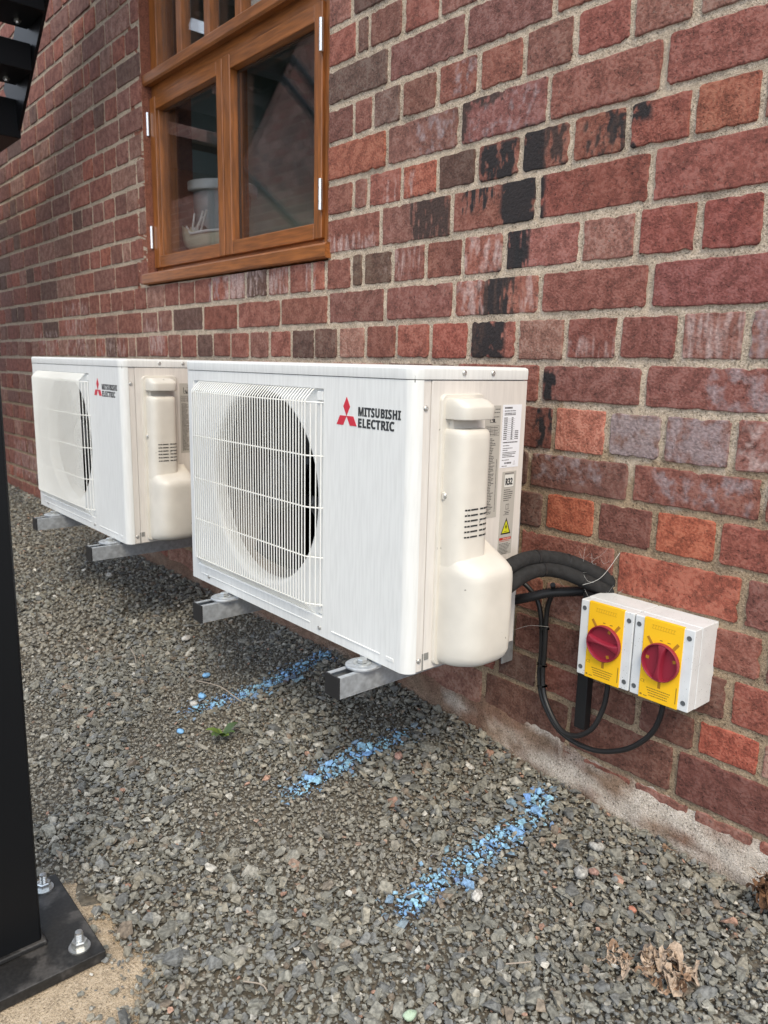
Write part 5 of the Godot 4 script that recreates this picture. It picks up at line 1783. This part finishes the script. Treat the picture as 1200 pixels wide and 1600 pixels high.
# ---------------------------------------------------------------- isolators
func build_isolators() -> void:
	for k in 2:
		var x0 := 0.1325 + k * 0.1158
		var o := thing("isolator_switch", ["white isolator box with yellow plate, its red knob turned level", "white isolator box with yellow plate, its red knob turned upright"][k], "switch", Vector3(x0, 0.2965, 0.0), "isolator switches on the wall")
		var w := 0.1148
		var h := 0.1515
		var b := MB.new()
		b.box(Vector3(0, 0, -0.004), Vector3(w, h, 0.0545), 0.0015)
		part("back_box", b.mesh(), M.isolator, o)
		var f := MB.new()
		f.box(Vector3(0.0004, 0.0004, 0.0550), Vector3(w - 0.0004, h - 0.0004, 0.080), 0.002)
		var cov := part("cover", f.mesh(), M.isolator, o)
		for q in [[0.0095, 0.0165], [w - 0.010, 0.0165], [0.0095, h - 0.0165], [w - 0.010, h - 0.0165]]:
			var s := MB.new()
			s.xf = Transform3D(Basis(Vector3.RIGHT, PI / 2), Vector3(q[0], q[1], 0.080))
			s.lathe([Vector2(0.0046, 0.0007), Vector2(0.0036, 0.0007), Vector2(0.0034, 0.0003), Vector2(0.0, 0.0003)], 16)
			part("screw_hole", s.mesh(), material(0.12, 0.13, 0.14, 0.5, 0.3), cov)
		var y := MB.new()
		y.box(Vector3(0.0195, 0.0002, 0.0745), Vector3(0.0950, h + 0.0004, 0.0815), 0.0010)
		var pl := part("yellow_plate", y.mesh(), M.yellow, o)
		var c := Vector2(0.0585, 0.078)
		var sl := MB.new()
		for a in [PI / 2 + 0.62, PI / 2 - 0.62, -PI / 2]:
			var d := Vector2(cos(a), sin(a))
			sl.xf = Transform3D(Basis(Vector3(0, 0, 1), a), Vector3(c.x + d.x * 0.0415, c.y + d.y * 0.0415, 0.0815))
			sl.box(Vector3(-0.0085, -0.0028, -0.001), Vector3(0.0085, 0.0028, 0.0005), 0.0003)
		part("slot", sl.mesh(), M.yellow_dark, pl)
		# print: maker's band, marks, small lines
		var pr := MB.new()
		var zz := 0.0818
		for i in 9:
			var bx := 0.036 + i * 0.005
			pr.quad(Vector3(bx, h - 0.0165, zz), Vector3(bx + 0.0042, h - 0.0165, zz), Vector3(bx + 0.0042, h - 0.0158, zz), Vector3(bx, h - 0.0158, zz), Vector3.BACK)
			pr.quad(Vector3(bx, h - 0.0100, zz), Vector3(bx + 0.0042, h - 0.0100, zz), Vector3(bx + 0.0042, h - 0.0093, zz), Vector3(bx, h - 0.0093, zz), Vector3.BACK)
			pr.quad(Vector3(bx, h - 0.0165, zz), Vector3(bx + 0.0007, h - 0.0165, zz), Vector3(bx + 0.0030, h - 0.0093, zz), Vector3(bx + 0.0023, h - 0.0093, zz), Vector3.BACK)
		part("maker_band", pr.mesh(), material(0.62, 0.35, 0.01, 0.5), pl)
		var sm := MB.new()
		for row in 4:
			var bx: float = 0.035 + row * 0.0018
			while bx < 0.080 - row * 0.002:
				var ww := rng.randf_range(0.001, 0.0035)
				var by := 0.0225 - row * 0.0045
				sm.quad(Vector3(bx, by, zz), Vector3(bx + ww, by, zz), Vector3(bx + ww, by + 0.0016, zz), Vector3(bx, by + 0.0016, zz), Vector3.BACK)
				bx += ww + 0.0007
		for q in [[0.023, 0.006, 0.004, 0.003], [0.030, 0.006, 0.007, 0.0014], [0.0905, 0.010, 0.0014, 0.03], [0.0525, 0.1160, 0.005, 0.0016], [0.067, 0.1155, 0.006, 0.0014]]:
			sm.quad(Vector3(q[0], q[1], zz), Vector3(q[0] + q[2], q[1], zz), Vector3(q[0] + q[2], q[1] + q[3], zz), Vector3(q[0], q[1] + q[3], zz), Vector3.BACK)
		part("small_print", sm.mesh(), M.print_brown, pl)
		text_part("lettering", "CE", 0.0085, 0.0058, M.print_brown, pl, Vector3(0.0225, 0.0305, 0.0815), Vector3.ZERO, 400)
		# knob: a dished red disc with a raised grip bar
		var kb := MB.new()
		kb.xf = Transform3D(Basis(Vector3.RIGHT, PI / 2), Vector3(c.x, c.y, 0.0813))
		kb.lathe([Vector2(0.0350, 0.0), Vector2(0.0350, 0.0075), Vector2(0.0345, 0.0085), Vector2(0.0335, 0.0087), Vector2(0.0325, 0.0078), Vector2(0.0315, 0.0015), Vector2(0.0, 0.0008)], 48)
		var kn := part("knob", kb.mesh(), M.knob, o)
		var g := MB.new()
		g.xf = Transform3D(Basis(Vector3(0, 0, 1), (0.0 if k == 0 else PI / 2) - 0.10), Vector3(c.x, c.y, 0.0818))
		var ends := []
		for i in 9:
			var t := i / 8.0 * 2.0 - 1.0
			var hw := lerpf(0.0040, 0.0090, pow(absf(t), 2.2))
			var hh := 0.0100 if absf(t) < 0.85 else 0.0082
			var xx := t * 0.0322
			ends.append([Vector3(xx, -hw - 0.0012, 0), Vector3(xx, -hw + 0.001, hh - 0.002), Vector3(xx, -hw + 0.0028, hh), Vector3(xx, hw - 0.0028, hh), Vector3(xx, hw - 0.001, hh - 0.002), Vector3(xx, hw + 0.0012, 0)])
		g.grid(ends)
		for i in range(0, g.v.size(), 3):
			var mid := (g.v[i] + g.v[i + 1] + g.v[i + 2]) / 3.0 - Vector3(c.x, c.y, 0.080)
			if (g.n[i] + g.n[i + 1] + g.n[i + 2]).dot(mid) < 0:
				for j in 3: g.n[i + j] = -g.n[i + j]
				var tv := g.v[i + 1]; g.v[i + 1] = g.v[i + 2]; g.v[i + 2] = tv
				tv = g.n[i + 1]; g.n[i + 1] = g.n[i + 2]; g.n[i + 2] = tv
		g.fan(ends[0], Vector3.LEFT); g.fan(ends[8], Vector3.RIGHT)
		part("grip", g.mesh(), M.knob, kn)
		var nt := MB.new()
		for a in ([0.3, PI - 0.1] if k else [-1.2, 1.2]):
			nt.xf = Transform3D(Basis(Vector3(0, 0, 1), a), Vector3(c.x + cos(a) * 0.0262, c.y + sin(a) * 0.0262, 0.0828))
			nt.box(Vector3(-0.003, -0.0028, -0.001), Vector3(0.003, 0.0028, 0.0008))
		part("pointer_mark", nt.mesh(), M.yellow_dark, kn)
		# gland below
		var gl := MB.new()
		gl.xf = Transform3D(Basis(), Vector3(0.048, -0.017, 0.040))
		gl.lathe([Vector2(0.0, 0), Vector2(0.008, 0), Vector2(0.010, 0.003), Vector2(0.010, 0.010), Vector2(0.012, 0.010), Vector2(0.012, 0.018)], 12, false)
		part("cable_gland", gl.mesh(), M.black_plastic, o)

# ---------------------------------------------------------------- pipes and cables
func build_pipes() -> void:
	var runs := [
		[[Vector3(0.040, 0.485, 0.262), Vector3(0.047, 0.506, 0.215), Vector3(0.055, 0.521, 0.165), Vector3(0.065, 0.520, 0.115), Vector3(0.085, 0.509, 0.066), Vector3(0.112, 0.492, 0.030), Vector3(0.156, 0.452, -0.035)], 0.0145, "upper black foam-covered refrigerant pipe curving from the unit into the wall"],
		[[Vector3(0.050, 0.448, 0.262), Vector3(0.060, 0.478, 0.215), Vector3(0.064, 0.495, 0.170), Vector3(0.069, 0.499, 0.125), Vector3(0.082, 0.492, 0.085), Vector3(0.108, 0.474, 0.045), Vector3(0.152, 0.436, -0.035)], 0.0148, "lower black foam-covered refrigerant pipe curving from the unit into the wall"]]
	for r in runs:
		var p := thing("insulated_pipe", r[2], "pipe", Vector3.ZERO, "foam-covered pipes beside the nearer unit")
		var pts := curve(r[0], 0.012)
		var rad := []
		for i in pts.size(): rad.append(r[1] * (1.0 + rng.randf_range(-0.02, 0.02)))
		var b := MB.new()
		b.tube(pts, rad, 18)
		part("sleeve", b.mesh(), M.foam, p)
		for t in [0.42, 0.66]:
			var i := int(t * pts.size())
			var d: Vector3 = (pts[i + 1] - pts[i - 1]).normalized()
			var tie := MB.new()
			tie.tube([pts[i] - d * 0.0022, pts[i] + d * 0.0022], r[1] * 1.07, 18)
			part("cable_tie", tie.mesh(), M.black_plastic, p)
	# corrugated hose end and tape behind the pipes
	var hose := MB.new()
	var hp := curve([Vector3(-0.03, 0.405, 0.10), Vector3(0.010, 0.420, 0.085), Vector3(0.040, 0.432, 0.06), Vector3(0.075, 0.438, 0.03), Vector3(0.11, 0.440, -0.02)], 0.003)
	var hr := []
	for i in hp.size(): hr.append(0.0105 if i % 2 else 0.0088)
	hose.tube(hp, hr, 14)
	solid("drain_hose", hose.mesh(), M.black_plastic, "thin ribbed black hose tucked under the foam-covered pipes", "hose")
	var cables := [
		[[Vector3(-0.09, 0.452, 0.10), Vector3(-0.045, 0.440, 0.055), Vector3(-0.010, 0.410, 0.038), Vector3(0.006, 0.370, 0.034), Vector3(0.010, 0.30, 0.030), Vector3(0.008, 0.232, 0.028), Vector3(0.024, 0.180, 0.030), Vector3(0.075, 0.133, 0.034), Vector3(0.155, 0.128, 0.038), Vector3(0.228, 0.160, 0.042), Vector3(0.276, 0.208, 0.042), Vector3(0.294, 0.255, 0.040), Vector3(0.2963, 0.300, 0.040)], "black cable looping down to the isolator with the upright knob"],
		[[Vector3(0.050, 0.452, 0.06), Vector3(0.040, 0.430, 0.045), Vector3(0.024, 0.385, 0.038), Vector3(0.0215, 0.30, 0.034), Vector3(0.0195, 0.235, 0.032), Vector3(0.035, 0.187, 0.036), Vector3(0.082, 0.148, 0.048), Vector3(0.125, 0.150, 0.052), Vector3(0.160, 0.180, 0.050), Vector3(0.176, 0.225, 0.044), Vector3(0.180, 0.262, 0.041), Vector3(0.1805, 0.300, 0.040)], "black cable looping down to the isolator with the level knob"]]
	for c in cables:
		var o := thing("power_cable", c[1], "cable", Vector3.ZERO, "black cables to the isolators")
		var b := MB.new()
		b.tube(curve(c[0], 0.008), 0.0052, 12)
		part("sheath", b.mesh(), M.cable, o)
	for q in [[Vector3(0.0158, 0.345, 0.0335), 0.0, "topmost"], [Vector3(0.0150, 0.262, 0.031), 0.0, "middle"], [Vector3(0.0190, 0.215, 0.031), 0.3, "lowest"]]:
		var t := MB.new()
		var rows := []
		t.xf = Transform3D(Basis(Vector3(0, 0, 1), q[1]), q[0])
		var ring0 := []
		var ring1 := []
		for k in 20:
			var a := TAU * k / 20
			ring0.append(Vector3(cos(a) * 0.0128, -0.0016, sin(a) * 0.0078)); ring1.append(Vector3(cos(a) * 0.0128, 0.0016, sin(a) * 0.0078))
		t.grid([ring0, ring1], true)
		for i in t.n.size():
			var d: Vector3 = t.v[i] - q[0]
			if t.n[i].dot(d) < 0: t.n[i] = -t.n[i]
		t.box(Vector3(-0.002, -0.0025, 0.007), Vector3(0.006, 0.0025, 0.0105), 0.0005)
		solid("cable_tie", t.mesh(), M.black_plastic, q[2] + " of three small black cable ties round the two cables", "cable tie", Vector3.ZERO, "cable ties round the two cables")
	var tr := MB.new()
	tr.box(Vector3(0.097, 0.150, 0.001), Vector3(0.123, 0.445, 0.022), 0.002)
	solid("black_trunking", tr.mesh(), M.black_plastic, "flat black upright strip behind the left isolator box", "trunking")
	# cobweb threads between pipes and wall
	var web := MB.new()
	var wr := RandomNumberGenerator.new()
	wr.seed = 5
	for k in 20:
		var a := Vector3(wr.randf_range(0.04, 0.15), wr.randf_range(0.43, 0.53), wr.randf_range(0.0, 0.06))
		var b := a + Vector3(wr.randf_range(-0.05, 0.05), wr.randf_range(-0.04, 0.04), wr.randf_range(-0.03, 0.03))
		var m := (a + b) / 2 + Vector3(0, -wr.randf_range(0.0, 0.012), 0.004)
		web.tube(curve([a, m, b], 0.008), 0.00016, 4, false)
	web.tube(curve([Vector3(0.12, 0.468, 0.06), Vector3(0.150, 0.488, 0.045), Vector3(0.166, 0.535, 0.012)], 0.005), 0.00045, 5)
	web.tube(curve([Vector3(0.035, 0.355, 0.045), Vector3(-0.01, 0.346, 0.05), Vector3(-0.05, 0.325, 0.06)], 0.005), 0.0003, 5)
	solid("cobweb", web.mesh(), M.web, "pale cobweb threads strung about the black pipes and the wall", "cobweb", Vector3.ZERO, "", "stuff")

# ---------------------------------------------------------------- small things on the ground
func pebble_mesh(seed_: int) -> ArrayMesh:
	var r := RandomNumberGenerator.new()
	r.seed = seed_
	var nz := FastNoiseLite.new()
	nz.seed = seed_; nz.frequency = 0.6
	var b := MB.new()
	var rows := []
	for i in 9:
		var th := PI * i / 8.0
		var row := []
		for j in 14:
			var ph := TAU * j / 14.0
			var d := Vector3(sin(th) * cos(ph), cos(th), sin(th) * sin(ph))
			row.append(d * Vector3(1.0, 0.55, 0.75) * (1.0 + nz.get_noise_3dv(d * 1.5) * 0.35))
		rows.append(row)
	b.grid(rows, true)
	fix_normals(b, Vector3.ZERO)
	return b.mesh()

func leaf_clump(called: String, label: String, at: Vector3, n: int, size: float, spread: Vector3, tones: Array, seed_: int) -> void:
	var r := RandomNumberGenerator.new()
	r.seed = seed_
	var o := thing(called, label, "dead plant", at)
	for k in n:
		# a curled strip of withered leaf
		var b := MB.new()
		var rows := []
		var p := Vector3(r.randf_range(-1, 1), r.randf_range(0.15, 1), r.randf_range(-1, 1)) * spread
		var dir := Vector3(r.randfn(), r.randfn() * 0.4, r.randfn()).normalized()
		var side := dir.cross(Vector3.UP).normalized()
		var curl := r.randf_range(-3.0, 3.0)
		var wd := size * (r.randf_range(0.02, 0.07) if k % 4 else r.randf_range(0.12, 0.22))
		for i in 9:
			var t := i / 8.0
			var row := []
			var w := wd * (0.25 + sin(PI * clampf(t * 0.9 + 0.08, 0, 1)))
			for j in 5:
				var s := j / 4.0 * 2.0 - 1.0
				var up := absf(s) * w * 1.1 * sin(t * 9.0 + k) + r.randf_range(-0.45, 0.45) * w
				row.append(p + side * s * w + Vector3.UP * up)
			rows.append(row)
			dir = (dir + Vector3.UP * curl * 0.25 * (0.5 - t) + side * curl * 0.30 + Vector3(0, -0.05, 0)).normalized()
			side = dir.cross(Vector3.UP).normalized()
			dir = (dir + Vector3(r.randfn(), r.randfn() * 0.6, r.randfn()) * 0.35).normalized()
			p += dir * size * r.randf_range(0.05, 0.12)
			p.y = maxf(p.y, 0.002)
		b.grid(rows)
		part("withered_leaf", b.mesh(), tones[k % tones.size()], o)

func build_small_things() -> void:
	var white := material(0.62, 0.60, 0.56, 0.6)
	var pale := material(0.45, 0.44, 0.41, 0.6)
	var pink := material(0.40, 0.24, 0.20, 0.7)
	var green := material(0.35, 0.45, 0.33, 0.6)
	var orange := material(0.42, 0.18, 0.12, 0.7)
	var blue := material(0.20, 0.42, 0.68, 0.6)
	for m in [white, pale, pink]:
		m.albedo_texture = M.stone.albedo_texture
		triplanar(m, Vector3(12, 12, 12))
	var L := [
		[-1.935, 0.21, 0.020, pale, "pale pebble on the gravel between the two units"],
		[-1.143, 0.28, 0.015, white, "white pebble on the gravel left of the nearer unit's fan-end rail"],
		[-0.721, 0.469, 0.012, white, "white pebble beside the farthest blue paint streak"],
		[0.199, 0.42, 0.013, white, "white oval pebble in front of the nearest blue paint streak"],
		[0.248, 0.144, 0.014, pale, "pale greenish pebble nearest the wall below the isolators"],
		[0.273, 0.229, 0.016, pale, "pale grey pebble next to the small pink stone"],
		[0.285, 0.208, 0.010, pink, "small pink stone on the gravel below the isolators"],
		[-0.203, 0.238, 0.013, pink, "reddish pebble at the end of the middle blue paint streak"],
		[0.415, 0.254, 0.007, white, "tiny white pebble near the dried plant"],
		[0.377, 0.232, 0.008, orange, "tiny orange stone above the dried plant"],
		[0.301, 0.667, 0.010, green, "pale green chip at the bottom edge of the gravel"],
		[-0.752, 0.43, 0.013, blue, "round blue stone apart from the farthest paint streak"],
		[-0.862, 0.36, 0.011, blue, "lone bright blue stone left of the thin twig"],
		[-0.62, 0.555, 0.010, blue, "small blue stone nearest the green weed"],
	]
	for k in L.size():
		var q: Array = L[k]
		var o := solid("pebble", pebble_mesh(300 + k), q[3], q[4], "pebble", Vector3(q[0], ground_y(q[0], q[1]) + q[2] * 0.45 + 0.004, q[1]), "loose pebbles on the gravel")
		o.rotation.y = k * 1.7
		o.scale = Vector3.ONE * q[2]
	var t1 := material(0.32, 0.20, 0.125, 0.9)
	var t2 := material(0.52, 0.40, 0.30, 0.9)
	var t3 := material(0.12, 0.065, 0.035, 0.9)
	var t4 := material(0.19, 0.095, 0.045, 0.9)
	for m in [t1, t2, t3, t4]:
		m.albedo_texture = M.stone.albedo_texture
		triplanar(m, Vector3(14, 14, 14))
	leaf_clump("dried_plant", "pale brown dried plant lying on the gravel at lower right", Vector3(0.488, 0.008, 0.325), 60, 0.042, Vector3(0.036, 0.004, 0.032), [t2, t1, t2, t3], 71)
	leaf_clump("dried_plant", "small scrap of dried leaves left of the larger dried plant", Vector3(0.428, 0.008, 0.368), 36, 0.026, Vector3(0.022, 0.010, 0.018), [t2, t1, t2], 72)
	leaf_clump("dried_plant", "dark brown dried clump against the wall foot at right edge", Vector3(0.528, 0.012, 0.055), 64, 0.045, Vector3(0.022, 0.045, 0.018), [t4, t3, t4, t1], 73)
	leaf_clump("dead_leaf", "single tan leaf against the foot of the wall", Vector3(0.335, 0.006, 0.045), 2, 0.035, Vector3(0.004, 0.004, 0.004), [t1], 74)
	# a green weed
	var w := thing("green_weed", "small green weed growing in the gravel before the farthest paint streak", "weed", Vector3(-0.535, ground_y(-0.535, 0.49), 0.49))
	w.scale = Vector3(1.1, 0.7, 1.1)
	var gm := [material(0.07, 0.12, 0.035, 0.6), material(0.13, 0.19, 0.04, 0.6), material(0.05, 0.085, 0.03, 0.6)]
	for m in gm:
		m.backlight_enabled = true
		m.backlight = Color(0.25, 0.35, 0.1)
	var r := RandomNumberGenerator.new()
	r.seed = 12
	for k in 16:
		var a := r.randf() * TAU
		var len := r.randf_range(0.018, 0.042)
		var d := Vector3(cos(a), 0, sin(a))
		var side := Vector3(-d.z, 0, d.x)
		var rows := []
		for i in 7:
			var t := i / 6.0
			var ww := len * 0.26 * sin(PI * pow(t, 0.75)) * (1.0 + 0.25 * sin(t * 18.0)) + 0.0006
			var c := d * len * t + Vector3.UP * (0.012 + 0.035 * sin(t * 1.9) * len / 0.04)
			rows.append([c - side * ww + Vector3.UP * ww * 0.4, c, c + side * ww + Vector3.UP * ww * 0.4])
		var b := MB.new()
		b.grid(rows)
		part("leaf", b.mesh(), gm[k % 3], w)
	# twigs
	var tw := material(0.32, 0.27, 0.22, 0.8)
	var T := [
		[[Vector3(-0.80, 0.05, 0.42), Vector3(-0.74, 0.045, 0.385), Vector3(-0.68, 0.035, 0.375), Vector3(-0.655, 0.03, 0.37)], 0.0015, "thin curved twig lying before the farthest paint streak"],
		[[Vector3(-1.16, 0.035, 0.45), Vector3(-1.11, 0.035, 0.46), Vector3(-1.06, 0.03, 0.475)], 0.0014, "short pale straw on the gravel left of the nearer unit"],
		[[Vector3(0.330, 0.012, 0.50), Vector3(0.345, 0.016, 0.485), Vector3(0.352, 0.014, 0.47)], 0.0011, "small straw on the gravel left of the dried leaf scrap"],
		[[Vector3(0.11, 0.010, 0.815), Vector3(0.135, 0.014, 0.80), Vector3(0.15, 0.012, 0.80)], 0.0011, "small pale straw near the bottom edge beside the sandy patch"]]
	for q in T:
		var b := MB.new()
		b.tube(curve(q[0], 0.008), q[1], 6)
		solid("twig", b.mesh(), tw, q[2], "twig", Vector3.ZERO, "twigs and straws on the gravel")
